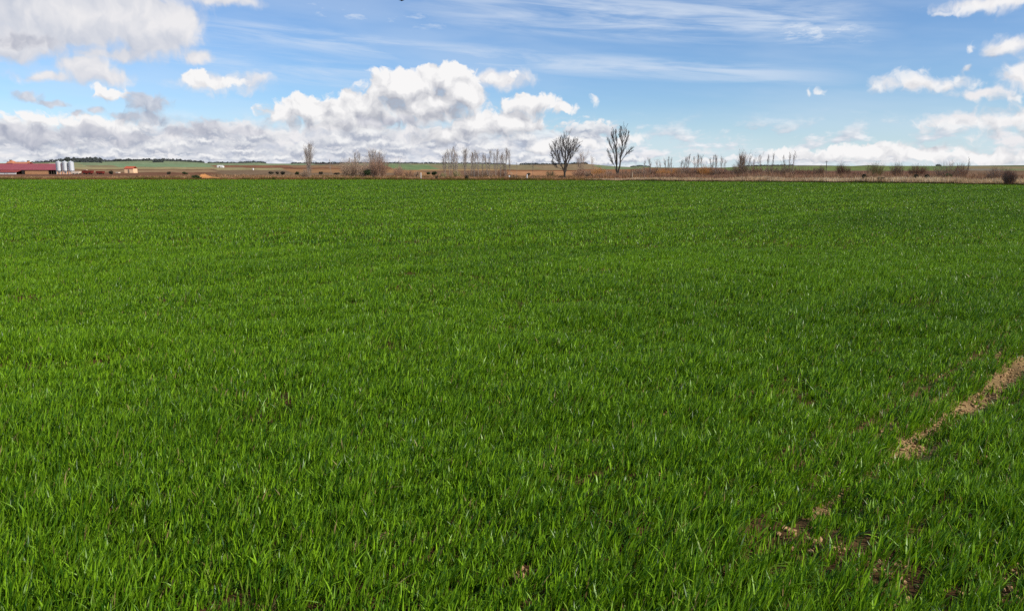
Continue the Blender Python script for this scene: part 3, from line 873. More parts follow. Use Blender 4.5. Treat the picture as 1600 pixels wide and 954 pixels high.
def bush(px, top, Y, width, label, group=None, mats=M_brown, stems=26, name='bare_bush', spread=.55, base=None, twigs=13):
    """a many-stemmed leafless shrub"""
    rnd = random.Random(int(px * 7) + 3)
    p0 = foot(px, Y)
    if base is not None: p0[2] = top_z(base, Y)
    Hh = top_z(top, Y) - p0[2]; Wd = width * px_m(Y)
    stem, twig = Geo(), Geo()
    for i in range(int(stems * 1.7)):
        a = rnd.uniform(0, 2 * math.pi); rr = math.sqrt(rnd.random())
        b = (rr * math.cos(a) * Wd * .28, rr * math.sin(a) * Wd * .28, -.08)
        d = (math.cos(a) * rr * spread * Wd / max(Hh, .3) * .75, math.sin(a) * rr * spread * Wd / max(Hh, .3) * .75, 1)
        q, r = limb(b, d, Hh * rnd.uniform(.72, 1.03) * (1 - .25 * rr * rr), .014 + .004 * Hh, .007, 4, .09, .02, rnd)
        stem.tube(q, r, 3)
        ramify(twig, q, r, 1, rnd, (twigs,), .42, .55, .08, .12, .12, 3, .0075)
    e = empty(name, p0, label, 'bush', group)
    stem.make('stems', mats, e); twig.make('twigs', mats, e)
    return e

def leafy_bush(px, top, Y, width, label, m, group=None, n=900, base=None, name='leafy_bush', size=.09):
    """a shrub that still carries leaves: many small leaf faces through a lumpy volume round a few stems"""
    rnd = random.Random(int(px * 3) + 1); rg = np.random.default_rng(int(px * 3))
    p0 = foot(px, Y)
    if base is not None: p0[2] = top_z(base, Y)
    Hh = max(.4, top_z(top, Y) - p0[2]); Wd = width * px_m(Y)
    lumps = [(rnd.uniform(-.32, .32) * Wd, rnd.uniform(-.3, .3) * Wd, rnd.uniform(.12, .66) * Hh, rnd.uniform(.2, .34)) for _ in range(9)]
    c_ = np.array([l[:3] for l in lumps])[rg.integers(0, 9, n)]
    rr = np.array([l[3] for l in lumps])[rg.integers(0, 9, n)]
    v_ = rg.normal(0, 1, (n, 3)); v_ /= np.linalg.norm(v_, axis=1, keepdims=True)
    p = c_ + v_ * (rr * rg.random(n) ** .4)[:, None] * np.array([Wd, Wd, Hh])
    p[:, 2] = np.maximum(p[:, 2], .03)
    a, b = rg.normal(0, size, (n, 3)), rg.normal(0, size, (n, 3))
    V = np.stack([p - a, p + b, p + a, p - b], 1).reshape(-1, 3)
    e = empty(name, p0, label, 'bush', group)
    build('leaves', V, [np.arange(4 * n).reshape(-1, 4)], m, e)
    st = Geo()
    for i in range(7):
        q, r = limb((0, 0, -.1), (rnd.uniform(-.6, .6), rnd.uniform(-.6, .6), 1), Hh * .75, .03, .01, 3, .12, 0, rnd)
        st.tube(q, r, 3)
    st.make('stems', M_dark, e)
    return e

# --- poplars left of the big trees
GP = 'thin bare poplars in the row left of the two big trees'
poplar(483, 226, 165, 15, 'pale bushy upright poplar standing alone between the orange earth heap and the thicket', None, dense=1.7, stems=5, low=.14)
poplar(517, 249, 190, 7, 'faint small bare tree between the lone bushy poplar and the thicket', None, dense=.7)
GT = 'bare trees of the brown thicket'
poplar(548, 239, 160, 11, 'first tree from the left in the brown thicket of bare trees', GT, dense=1.6, stems=2)
poplar(558, 240, 162, 12, 'second tree from the left in the brown thicket of bare trees', GT, dense=1.6, stems=2)
poplar(574, 243, 165, 12, 'third tree from the left in the brown thicket, before its tallest', GT, dense=1.3, stems=2)
poplar(583, 236, 160, 15, 'tallest bare tree of the brown thicket', GT, dense=2.2, stems=3)
poplar(594, 239, 158, 14, 'rightmost bare tree of the brown thicket', GT, dense=2.0, stems=3)
poplar(625, 250, 200, 8, 'faint small bare tree right of the brown thicket above the reddish bushes', None, dense=.8)
ORD = ['first', 'second', 'third', 'fourth', 'fifth', 'sixth', 'seventh', 'eighth', 'ninth', 'tenth', 'eleventh', 'twelfth', 'thirteenth', 'fourteenth', 'fifteenth', 'sixteenth']
row_a = [(695, 239, 7), (703.5, 230, 8), (710, 236, 8), (714, 243, 5), (727, 234, 9), (736, 239, 6), (741, 236, 7), (748, 241, 6), (754, 242, 5), (763, 236, 8), (775, 234, 7), (782, 244, 6), (790, 233, 8), (797, 237, 6)]
for i, (px, tp, w_) in enumerate(row_a):
    poplar(px, tp, 150 + (i * 37) % 11, w_ * 1.35, f'{ORD[i]} tree from the left of the slim pale poplar row left of the big trees', GP, dense=2.0, stems=2 if w_ > 6 else 1, low=.25)
poplar(807.5, 254, 150, 3, 'thin pole-like bare sapling beside the low wooden rail', None, dense=.3, low=.5, name='sapling')
poplar(832.5, 252, 142, 3, 'thin pole-like bare sapling between the white marker post and the round-crowned tree', None, dense=.3, low=.5, name='sapling')
# --- small trees round and right of the two big trees
poplar(907, 243, 175, 15, 'small bare bushy tree just right of the round-crowned big tree', None, dense=1.5, stems=3, mats=(M_brown, M_brown))
poplar(926, 247, 180, 9, 'small bare tree midway between the two big trees', None, dense=1.2, mats=(M_brown, M_brown))
GR = 'thin bare poplars in the scrub right of the tallest tree'
row_b = [(1005, 251, 4), (1016, 249, 5), (1027, 250, 5), (1031, 252, 4), (1043, 245, 6), (1049, 247, 4), (1067, 247, 7), (1073, 241, 6), (1087, 243, 6), (1091, 242, 5), (1096, 244, 5), (1112, 243, 6), (1119, 242, 6), (1127, 246, 5), (1132, 251, 4)]
for i, (px, tp, w_) in enumerate(row_b):
    poplar(px, tp, 135 + (i * 29) % 13, w_ * 1.3, f'{ORD[i]} thin poplar counted rightwards from the tallest tree, in the orange and brown scrub', GR, dense=1.7, stems=2 if w_ > 5 else 1, low=.25, mats=(M_brown, M_ptwig))
poplar(1158, 245, 128, 17, 'dense brown bushy tree with several stems right of the orange willows', None, dense=2.4, stems=5, mats=(M_brown, M_brown))
row_c = [(1168, 245, 9), (1176, 250, 6), (1188, 243, 8), (1199, 243, 5), (1206, 241, 6)]
for i, (px, tp, w_) in enumerate(row_c):
    poplar(px, tp, 124 + i * 3, w_, f'{ORD[i]} thin poplar right of the dense brown bushy tree', 'thin poplars right of the dense bushy tree', dense=1.4, low=.3, mats=(M_brown, M_ptwig))
row_d = [(1226, 244, 6), (1232.5, 239, 5), (1237.5, 237, 5)]
for i, (px, tp, w_) in enumerate(row_d):
    poplar(px, tp, 120 + i, w_, f'{ORD[i]} slim tree of the tight trio of poplars left of the utility pole', 'trio of poplars left of the utility pole', dense=1.8, low=.2, mats=(M_brown, M_ptwig))

# --- shrubs along the far side of the field
GB = 'leafless bushes along the far field edge'
bush(547, 246, 158, 30, 'pale brown bush under the leftmost trees of the thicket', GB, M_brown, 46, base=None)
bush(572, 250, 156, 30, 'brown bush in the middle of the brown thicket', GB, M_brown, 46)
bush(592, 244, 154, 30, 'reddish bush under the tallest trees of the thicket', GB, M_red, 50)
bush(478, 263, 150, 18, 'low brown bush at the foot of the lone bushy poplar', GB, M_brown, 30)
bush(622, 258, 170, 18, 'tall reddish bush right of the thicket', GB, M_red, 34)
bush(640, 264, 160, 18, 'low reddish bush left of the white post', GB, M_red, 30)
bush(652, 266, 150, 9, 'small brown bush close to the white post', GB, M_brown, 20)
bush(692, 268, 150, 10, 'small olive bush at the left end of the poplar row', GB, M_olive, 24)
bush(714, 265, 152, 11, 'olive bush among the first poplars of the left row', GB, M_olive, 26)
bush(738, 264, 160, 26, 'wide brown bush under the middle of the poplar row', GB, M_brown, 40)
bush(760, 264, 162, 24, 'wide brown bush under the right half of the poplar row', GB, M_brown, 40)
bush(783, 263, 158, 22, 'reddish-brown bush at the right end of the poplar row', GB, M_red, 40)
bush(860, 265, 170, 16, 'pale tan bush left of the round-crowned big tree', GB, M_drybush, 30)
bush(905, 262, 165, 24, 'dark reddish bush behind the round-crowned big tree', GB, M_red, 44)
bush(922, 264, 160, 18, 'brown bush midway between the two big trees', GB, M_brown, 34)
bush(936, 261, 158, 26, 'bright orange willow bush left of the tallest tree', GB, M_orange, 52)
bush(951, 265, 156, 14, 'brown bush at the left foot of the tallest tree', GB, M_brown, 28)
bush(975, 264, 160, 18, 'pale brown bush just right of the tallest tree', GB, M_brown, 30)
row_e = [(1000, 261, 24, M_brown, 'brown'), (1018, 261, 24, M_red, 'reddish'), (1036, 262, 22, M_orange, 'orange-brown'), (1054, 262, 24, M_orange, 'bright orange'), (1068, 259, 22, M_brown, 'tall brown'),
         (1084, 262, 22, M_red, 'reddish'), (1102, 257, 26, M_orange, 'tall bright orange'), (1118, 262, 22, M_brown, 'low brown'), (1136, 262, 24, M_red, 'reddish')]
for i, (px, tp, w_, m_, nm) in enumerate(row_e):
    bush(px, tp, 132 + (i * 17) % 9, w_, f'{nm} willow bush, {ORD[i]} of nine rightwards from the dark post', 'willow bushes of the long scrub band', m_, 50)
row_f = [(1156, 254, 26, M_brown, 'brown bush at the foot of the dense bushy tree'), (1180, 258, 26, M_red, 'reddish bush among the poplars right of the dense bushy tree'), (1204, 258, 26, M_brown, 'brown bush left of the trio of poplars'),
         (1228, 257, 26, M_brown, 'brown bush at the feet of the trio of poplars'), (1250, 260, 26, M_red, 'reddish bush right of the trio of poplars'), (1270, 261, 24, M_red, 'reddish bush left of the utility pole'),
         (1282, 259, 12, M_brown, 'slender brown bush beside the utility pole')]
for i, (px, tp, w_, m_, nm) in enumerate(row_f): bush(px, tp, 118 + (i * 5) % 7, w_, nm, GB, m_, 46)
bush(1318, 255, 112, 17, 'tall reddish-brown bush right of the utility pole', GB, M_red, 46, spread=.8)
bush(1340, 268, 108, 18, 'low dark red bush right of the tall reddish-brown one', GB, M_red, 34)
bush(1368, 254, 108, 20, 'olive-yellow fan-shaped bush on the right against the green slope', GB, M_olive, 56, spread=.8)
bush(1402, 254, 110, 14, 'brown pointed bush right of the olive-yellow one', GB, M_brown, 34, spread=.8)
bush(1436, 256, 108, 22, 'reddish round bush left of the widest brown bush', GB, M_red, 50, spread=.8)
bush(1484, 252, 100, 36, 'widest brown bush rising above the skyline on the right', GB, M_brown, 44, spread=.9)
bush(1503, 255, 100, 20, 'reddish-brown bush leaning against the widest brown bush on its right', GB, M_red, 20)
poplar(1512, 247, 102, 5, 'pair of thin bare stems rising at the right end of the widest brown bush', None, dense=.7, stems=2, mats=(M_dark, M_dtwig), low=.4, name='sapling')
bush(1560, 260, 92, 26, 'brown bush near the right end of the far bank', GB, M_brown, 50, spread=.8)
bush(1578, 264, 84, 16, 'dark red-brown bush at the right end of the bank', GB, M_red, 44)
GL = 'small dark leafy bushes in the far scrub'
for px, tp, Y, w_, bs, lab in [
    (173, 266, 330, 6, 272, 'dark bush in the brown scrub right of the red farm carts'), (263, 268, 260, 5, 272, 'small black-green bush in the scrub right of the little hut'), (288, 268, 250, 8, 271.5, 'dark green flat bush left of the orange earth heap'),
    (423, 267.5, 230, 8, 271.5, 'first of three dark bushes left of the lone bushy poplar'), (433, 268, 230, 5, 271.5, 'middle one of three dark bushes left of the lone bushy poplar'), (441, 267, 230, 8, 272.5, 'last and largest of three dark bushes left of the lone bushy poplar'),
    (464, 268, 220, 6, 272, 'dark low bush just left of the lone bushy poplar'), (501, 268, 220, 5, 271.5, 'small dark bush just right of the lone bushy poplar'), (526, 269.5, 220, 9, 272, 'flat dark bush left of the brown thicket'),
    (678.5, 266, 170, 8, 273, 'round dark green bush left of the slim pale poplar row'), (669, 268.5, 175, 5, 272, 'small olive-green bush left of the round dark green one'), (574, 263, 150, 13, 273, 'dark green ivy-like bush inside the brown thicket'),
    (826, 270, 160, 5.5, 273.5, 'small black bush right behind the white marker post')]:
    leafy_bush(px, tp, Y, w_, lab, M_black if 'black' in lab or 'dark bush' in lab else M_green, GL, base=bs, size=.05 * Y / 150)
leafy_bush(306, 273.5, 122, 14, 'low bright green weedy bush left of the orange earth heap', M_green, GL, base=278, size=.05)
leafy_bush(681.5, 275, 121, 4, 'tiny black bush at the field edge below the round dark green one', M_black, GL, base=279.5, size=.035, n=300)
leafy_bush(729, 273, 120, 6, 'small dark stump-like bush at the foot of the slim pale poplars', M_black, GL, base=279, size=.04, n=300)
leafy_bush(879, 274.5, 138, 17, 'dark low bush round the foot of the round-crowned tree', M_black, GL, base=279.5, size=.05)
bush(1579, 268.5, 80, 22, 'dark brown low bush at the field edge on the far right', GB, M_umber, 30, base=285, twigs=11, spread=.8)
leafy_bush(1350, 270.5, 96, 9, 'dark red-brown low bush on the reed bank below the olive-yellow one', M_black, GL, base=280, size=.05)
leafy_bush(1376, 276, 92, 10, 'flat black bush on the reed bank right of the olive-yellow one', M_black, GL, base=282, size=.05)
leafy_bush(1432, 274, 94, 6, 'small dark green bush on the reed bank below the reddish round one', M_black, GL, base=277, size=.05, n=400)
leafy_bush(1449, 274, 94, 7, 'small dark bush on the reed bank left of the widest brown bush', M_black, GL, base=277, size=.05, n=400)
leafy_bush(1482, 273, 97, 9, 'dark green bush at the foot of the widest brown bush', M_green, GL, base=276, size=.05, n=500)

# ------------------------------------------------------------------ uncountable dry growth between the field and the farm land
def tufts(name, n, px_lo, px_hi, y_of, h_of, cols, label, lean=.35, w=.012, per=7, cat='scrub'):
    rg = np.random.default_rng(len(name) + n)
    px = rg.uniform(px_lo, px_hi, n)
    Y = y_of(px, rg.random(n)); x = (px - W_PX / 2) / F_PX * Y * CP
    z = land_z(x, Y)
    clump = vnoise(x * .22, Y * .22, 1) * .6 + vnoise(x * .9, Y * .9, 2) * .4
    hh = h_of(px, Y) * (.45 + 1.1 * clump) * rg.uniform(.7, 1.2, n)
    ci = np.clip((vnoise(x * .08, Y * .06, 3) * .75 + vnoise(x * .5, Y * .5, 5) * .35 + rg.normal(0, .08, n)) * len(cols) - .3, 0, len(cols) - 1).astype(int)
    cc = np.array(cols)[ci] * rg.uniform(.7, 1.25, (n, 1))
    x, Y, z, hh = (np.repeat(a, per) for a in (x, Y, z, hh)); cc = np.repeat(cc, per, 0)
    m = len(x)
    x = x + rg.normal(0, .16, m); Y = Y + rg.normal(0, .16, m); hh = hh * rg.uniform(.5, 1.1, m)
    a = rg.uniform(0, 2 * math.pi, m); l = np.abs(rg.normal(0, lean, m))
    b = np.stack([x, Y, z - .03], -1)
    tip = b + np.stack([np.cos(a) * l * hh, np.sin(a) * l * hh, hh], -1)
    mid = b * .45 + tip * .55 + np.stack([0 * hh, 0 * hh, .06 * hh], -1)
    t = rg.uniform(0, math.pi, m); ww = w * rg.uniform(.6, 1.5, m) * Y / 130
    sd = np.stack([np.cos(t) * ww, np.sin(t) * ww, 0 * ww], -1)
    V = np.stack([b - sd * .6, b + sd * .6, mid + sd, mid - sd, tip], 1).reshape(-1, 3)
    i = np.arange(m)[:, None] * 5
    o = build(name, V, [i + np.array([[0, 1, 2, 3]]), i + np.array([[3, 2, 4]])], M_dry, colors=np.repeat(cc, 5, 0))
    return tag(o, label, cat, kind='stuff')
M_dry = material('dry_stalks', None, .95, .15, 3.0, attr=True, spec=.1, translucent=.25)
q = lambda *c_: [srgb(*v_) for v_ in c_]
tufts('dry_reeds', 9000, 915, 1700, lambda p, u: edge_y(p) + 1.2 + 7.5 * u ** 1.3, lambda p, Y: np.interp(p, [915, 1000, 1200, 1400, 1600], [.30, .42, .55, .62, .62]),
      q((204, 180, 150), (216, 194, 166), (184, 156, 128), (196, 168, 138)), 'pale dry reeds and grass along the far bank of the field', .3, .02, 7, 'reeds')
tufts('bank_weeds', 3200, 915, 1700, lambda p, u: edge_y(p) + .5 + .7 * u, lambda p, Y: np.full_like(p, .20), q((48, 46, 26), (84, 70, 44), (70, 76, 36), (104, 86, 58)), 'dark blades coloured as the shadow along the foot of the reed bank', .6, .035, 6, 'painted shade')  # dark blades paint in the shadow line of the ditch edge
tufts('brown_scrub', 12000, -120, 960, lambda p, u: edge_y(p) + 1.5 + 120 * u ** 1.7, lambda p, Y: np.interp(Y, [118, 150, 240], [.28, .5, .9]) * np.interp(p, [0, 200, 330], [.5, .6, 1.0]),
      q((128, 90, 66), (154, 114, 84), (168, 132, 100), (142, 108, 74), (118, 98, 62), (182, 152, 116)), 'low brown scrub and dead grass beyond the field', .5, .022, 7)
tufts('red_brown_scrub', 11000, 930, 1720, lambda p, u: edge_y(p) + 9 + 90 * u ** 1.5, lambda p, Y: np.interp(p, [930, 1000, 1300, 1700], [.85, 1.05, .98, .85]),
      q((146, 112, 92), (158, 124, 102), (142, 106, 88), (168, 128, 92)), 'reddish-brown leafless scrub behind the reed bank', .4, .022, 8)
tufts('field_edge_grass', 4000, -120, 940, lambda p, u: edge_y(p) + .3 + 3.0 * u, lambda p, Y: np.full_like(p, .36), q((112, 84, 48), (96, 92, 40), (134, 100, 60), (78, 84, 34)), 'dead and greenish grass along the left field edge', .5, .02, 7, 'grass')

# far woods on the hill crest
def hill_woods():
    rg = np.random.default_rng(9)
    V = []
    for p0, p1, dpt, hgt, n in [(40, 75, 0, 4, 500), (70, 105, 0, 6, 1100), (100, 162, 0, 9, 5200), (112, 160, -500, 6, 1600), (160, 182, 0, 5, 500), (178, 320, 0, 5.5, 5200), (240, 256, -500, 5, 400), (325, 372, 0, 3.2, 700), (372, 400, 0, 4.5, 700),
                            (400, 416, 0, 4.0, 350), (455, 540, 0, 3.4, 1500), (540, 605, 0, 3.0, 900), (605, 700, 0, 3.8, 1600), (700, 790, 0, 3.6, 1300), (812, 862, 0, 3.6, 1100), (860, 900, 0, 3.4, 700),
                            (893, 918, 0, 3.0, 700), (985, 1016, 0, 2.0, 500), (1160, 1240, 0, 1.6, 1200), (1462, 1470, 0, 5, 150)]:
        px = rg.uniform(p0, p1, n); Y = 2460 + dpt + rg.uniform(-70, 70, n)
        x = (px - W_PX / 2) / F_PX * Y * CP
        prof = (.45 + .9 * vnoise(px * .35, Y * .004, 3)) * np.clip(np.minimum(px - p0, p1 - px) / 5 + .4, 0, 1)
        z = land_z(x, Y) + rg.random(n) * hgt * prof
        p = np.stack([x, Y, z], -1)
        a, b, c_ = (rg.normal(0, 1.3, (n, 3)) for _ in range(3))
        V.append(np.stack([p + a, p + b, p + c_], 1))
    V = np.concatenate(V).reshape(-1, 3)
    return build('hill_woods', V, [np.arange(len(V)).reshape(-1, 3)], material('hazed_far_wood', (0.056, 0.062, 0.058), .9, .4, .02, rnd=0))  # wood colour lightened a little, painting in the haze of distance
tag(hill_woods(), 'dark woods along the crest of the far hills', 'woods', kind='stuff')

# heap of orange earth at the field edge
def earth_heap(px, Y, wpx, top, base, label):
    rg = random.Random(3)
    sc_ = px_m(Y); p0 = foot(px, Y)
    hgt = top_z(top, Y) - p0[2]
    n, k = 40, 14
    V = []
    prof = lambda t: float(np.interp(t, [0, .08, .2, .38, .55, .8, 1], [0, .75, 1, .62, .42, .38, 0]))
    for i in range(n + 1):
        t = i / n
        for j in range(k + 1):
            s_ = j / k * 2 - 1
            h = prof(t) * max(0, 1 - abs(s_) ** 1.6) * hgt * (1 + .25 * (rg.random() - .5))
            V.append(((t - .42) * wpx * sc_, s_ * 2.6, h - .08))
    Q = [(i * (k + 1) + j, (i + 1) * (k + 1) + j, (i + 1) * (k + 1) + j + 1, i * (k + 1) + j + 1) for i in range(n) for j in range(k)]
    o = build('earth_heap', V, [np.array(Q)], material('orange_clay', srgb(178, 122, 70), .95, .25, 1.5, bump=.4), smooth=True)
    o.location = p0
    return tag(o, label, 'earth heap')
earth_heap(326, 126, 38, 270.3, 278, 'heap of bright orange earth at the far edge of the field')
# ------------------------------------------------------------------ posts, signs, rail, pole
M_wood = material('weathered_wood', (0.22, 0.16, 0.11), .9, .3, 6.0)
M_dwood = material('dark_wood', (0.07, 0.055, 0.04), .9, .3, 6.0)
M_white = material('white_paint', (0.78, 0.76, 0.72), .6, .08, 4.0)
M_pwood = material('pale_wood', (0.45, 0.38, 0.27), .9, .2, 6.0)
def post(px, top, base, Y, r, m, label, name='post', cap=None, group=None):
    p0 = foot(px, Y); z0 = p0[2]; z1 = top_z(top, Y)
    e = empty(name, p0, label, 'post', group)
    G = Geo(); G.tube([(0, 0, -.2), (0, 0, (z1 - z0) * .5), (0.01, 0, z1 - z0)], [r, r, r * .95], 8, cap=True)
    G.make('shaft', m, e)
    if cap:
        G = Geo(); G.tube([(0.01, 0, z1 - z0), (0.01, 0, z1 - z0 + .06), (.01, 0, z1 - z0 + .1)], [r * 1.12, r * 1.12, r * .4], 8, cap=True); G.make('cap', cap, e)
    return e
post(657.5, 270.5, 279, 122, .055, M_white, 'slim white post at the field edge right of the reddish bushes', cap=M_white)
post(823.5, 273, 279, 121, .07, M_white, 'short white marker post at the field edge left of the two big trees', name='marker_post', cap=M_white)
post(986.2, 266, 276, 112, .05, M_dwood, 'dark wooden post right of the tallest tree', cap=M_dwood)
post(988.2, 269, 276, 112, .04, M_pwood, 'pale stake standing against the dark wooden post', name='stake')
def sign(px, row, Y, rad, label, m):
    p0 = foot(px, Y); zc = top_z(row, Y) - p0[2]
    e = empty('round_sign', p0, label, 'sign')
    a = np.arange(20) * 2 * math.pi / 20
    G = Geo(); G.tube([(0, -.012, zc), (0, .012, zc)], [rad, rad], 20, cap=True); G.make('disc', m, e)
    G = Geo(); G.tube([(0, .035, -.2), (0, .035, zc)], [.022, .022], 8, cap=True); G.make('pole', M_wood, e)
    return e
sign(796, 275, 122, .12, 'small round white sign on a thin post at the field edge by the wooden rail', M_white)
sign(799.5, 270.4, 170, .12, 'tiny pale disc on a stick above the low wooden rail', M_pwood)
def rail(px0, px1, top, Y, label):
    p0 = foot((px0 + px1) / 2, Y); z1 = top_z(top, Y) - p0[2]; w_ = (px1 - px0) * px_m(Y) / 2
    e = empty('wooden_rail', p0, label, 'fence')
    for s_ in (-1, 0, 1): Geo().box(s_ * w_ - .05, s_ * w_ + .05, -.05, .05, -.2, z1 + .03).make('post', M_dwood, e)
    for k in (1.0, .55): Geo().box(-w_, w_, -.085, -.052, z1 * k - .07, z1 * k + .0).make('bar', M_wood, e)
    return e
rail(797.5, 807.5, 273, 128, 'low brown wooden rail fence between the round white sign and the thin sapling')
def utility_pole(px, top, Y, label):
    p0 = foot(px, Y); h = top_z(top, Y) - p0[2]
    e = empty('utility_pole', p0, label, 'utility pole')
    Geo().tube([(0, 0, -.3), (0, 0, h * .5), (0, 0, h)], [.2, .17, .13], 10, cap=True).make('shaft', M_dwood, e)
    Geo().box(-.75, .75, -.26, -.14, h - .7, h - .52).make('crossarm', M_dwood, e)
    for x_ in (-.65, 0, .65):
        G = Geo(); G.lathe([(.02, 0), (.08, .03), (.05, .1), (.09, .16), (.03, .26)], 8, (x_, -.2, h - .52)); G.make('insulator', M_white, e)
    return e
utility_pole(1291, 251.5, 420, 'dark utility pole with a short crossarm against the white cloud on the right')

# ------------------------------------------------------------------ farm
YB = 420.0; sb = px_m(YB)
def fx(px): return (px - W_PX / 2) * sb
def fz(row): return top_z(row, YB)
M_roof = material('red_sheet_roof', srgb(150, 74, 78), .6, .10, .6, spec=.4, stretch=(1, .1, .1))
M_roof2 = material('rust_red_roof', srgb(142, 66, 56), .7, .15, .8)
M_brick = material('orange_brick', srgb(188, 138, 98), .9, .15, 1.2)
M_wall = material('white_render', (0.74, 0.70, 0.64), .8, .1, 1.0)
M_hole = material('unlit_interior', (0.03, 0.026, 0.024), .9, .2, 1.0)
M_tile = material('terracotta_tile', srgb(184, 118, 84), .9, .2, 1.5)
M_metal = material('galvanised_sheet', (0.60, 0.60, 0.59), .5, .08, 1.2, metallic=.25, stretch=(1, 1, .3))
M_rust = material('rust_red_paint', srgb(116, 44, 34), .8, .3, 1.5)
M_cream = material('cream_panel', srgb(236, 214, 190), .7, .1, 1.5)
gz0 = float(land_z(np.array([fx(40)]), np.array([YB]))[0])
def gabled(G_roof, x0, x1, y0, y1, ze, zr, over=.3, th=.16):
    """two sloping roof slabs, ridge along x"""
    ym = (y0 + y1) / 2
    for ya, yb, za, zb in ((y0 - over, ym, ze - over * (zr - ze) / (ym - y0), zr), (ym, y1 + over, zr, ze - over * (zr - ze) / (ym - y0))):
        v_ = [(x0, ya, za), (x1, ya, za), (x1, yb, zb), (x0, yb, zb)]
        v_ += [(a, b, c_ + th) for a, b, c_ in v_]
        G_roof.add(v_, [(3, 2, 1, 0), (4, 5, 6, 7), (0, 1, 5, 4), (1, 2, 6, 5), (2, 3, 7, 6), (3, 0, 4, 7)])
    return G_roof
def barn():
    x0, x1 = fx(-30), fx(87.5)
    o = np.array([fx(30), YB, gz0])
    e = empty('barn', o, 'long low barn with a red sheet roof and orange brick wall', 'barn')
    ze, zr = fz(265.4) - gz0, fz(256.2) - gz0
    X = lambda px: fx(px) - o[0]
    gabled(Geo(), X(-30), X(87.5), 0, 16, ze, zr).make('roof', M_roof, e)
    Geo().box(X(-30), X(87.5), 15.7, 16, -.3, ze).box(X(38.5), X(75), 0, .3, -.3, ze - .02).make('brick_wall', M_brick, e)
    for xa in (X(-29.6), X(86.6)):
        G = Geo(); G.add([(xa, 0.3, -.3), (xa, 15.7, -.3), (xa, 15.7, ze), (xa, 8, zr - .05), (xa, .3, ze)], t=[(0, 1, 2), (0, 2, 4), (4, 2, 3)])
        G.make('gable_wall', M_brick, e)
    Geo().box(X(75), X(87), 2.6, 2.8, -.3, ze - .02).make('back_wall', M_hole, e)
    for px in (75.6, 79.5, 83.4, 87): Geo().box(X(px) - .12, X(px) + .12, .02, .26, -.3, ze - .02).make('shed_post', M_dwood, e)
    # lean-to in front of the left half
    lr = Geo(); y_ = -5.0; za, zb = fz(269.2) - gz0, ze - .25
    v_ = [(X(2.5), y_, za), (X(33.5), y_, za), (X(33.5), -.02, zb), (X(2.5), -.02, zb)]
    lr.add(v_ + [(a, b, c_ + .14) for a, b, c_ in v_], [(3, 2, 1, 0), (4, 5, 6, 7), (0, 1, 5, 4), (1, 2, 6, 5), (2, 3, 7, 6), (3, 0, 4, 7)])
    lr.make('lean_to_roof', M_roof2, e)
    Geo().box(X(2.8), X(33), y_ + .25, y_ + .5, -.3, za - .03).make('white_wall', M_wall, e)
    Geo().box(X(-30), X(1.2), y_ + .6, y_ + .85, -.3, za + .3).make('white_wall', M_wall, e)
    Geo().box(X(34.2), X(38), -.4, -.2, -.3, ze - .1).make('doorway', M_hole, e)
    for px in (15.5, 19.2): Geo().box(X(px) - .35, X(px) + .35, y_ + .2, y_ + .247, .35, za - .5).make('window', M_hole, e)
    return e
barn()
def house():
    Yh = 455.0; k = px_m(Yh); o = np.array([(24 - 800) * k, Yh, gz0])
    X = lambda px: (px - 24) * k
    Z = lambda r: top_z(r, Yh) - gz0
    e = empty('farmhouse', o, 'terracotta-roofed farmhouse showing above the barn ridge', 'house')
    gabled(Geo(), X(8), X(41), 0, 9, Z(257.2), Z(253.6)).make('roof', M_tile, e)
    Geo().box(X(8.6), X(40.4), .1, 8.9, -.3, Z(257.4)).make('wall', M_brick, e)
    # raised part with a hipped top at the left
    G = Geo(); xa, xb, zb_, zt = X(7.5), X(18.5), Z(255.2), Z(251.2)
    G.add([(xa, 1, zb_), (xb, 1, zb_), (xb, 8, zb_), (xa, 8, zb_), (xa * .75 + xb * .25, 4.5, zt), (xa * .45 + xb * .55, 4.5, zt)], [(0, 1, 5, 4), (2, 3, 4, 5), (3, 2, 1, 0)], [(1, 2, 5), (3, 0, 4)])
    G.make('upper_roof', M_tile, e)
    for px, rt in ((38.7, 251.8), (7.3, 253.2), (11, 250.6)):
        c_ = Geo().box(X(px) - .45, X(px) + .45, 3.6, 4.6, Z(255.6), Z(rt)).make('chimney', M_brick, e)
        Geo().box(X(px) - .58, X(px) + .58, 3.47, 4.73, Z(rt) + .003, Z(rt) + .22).make('cap', M_dwood, c_)
    return e
house()
def white_shed(px0, px1, rt, re, rb, Y, label, roof_m, wall_m, name='shed', depth=6):
    k = px_m(Y); xm = (px0 + px1) / 2; p0 = foot(xm, Y); p0[2] = top_z(rb, Y)
    w_ = (px1 - px0) * k / 2; Z = lambda r: top_z(r, Y) - p0[2]
    e = empty(name, p0, label, 'shed')
    gabled(Geo(), -w_ * 1.04, w_ * 1.04, 0, depth, Z(re), Z(rt), .15, .1).make('roof', roof_m, e)
    Geo().box(-w_, w_, .05, depth - .05, -.5, Z(re) - .01).make('wall', wall_m, e)
    Geo().box(-w_ * .2, w_ * .12, -.02, .045, -.5, Z(re) * .7).make('door', M_wood, e)
    return e
white_shed(73, 81, 255.8, 256.6, 260, 520, 'white roof of a small shed behind the red barn', M_wall, M_wall, depth=8)
white_shed(194, 208, 260.2, 263.4, 268.6, 400, 'little pale hut with a red tile roof alone in the brown scrub', material('red_tile', srgb(178, 88, 62), .9, .2, 1.5), material('peach_wall', srgb(232, 190, 148), .9, .1, 1.0), 'hut', 4.5)
white_shed(339, 348, 258.4, 259.5, 261.3, 1000, 'distant white farm shed in the red-brown field', M_wall, M_wall)
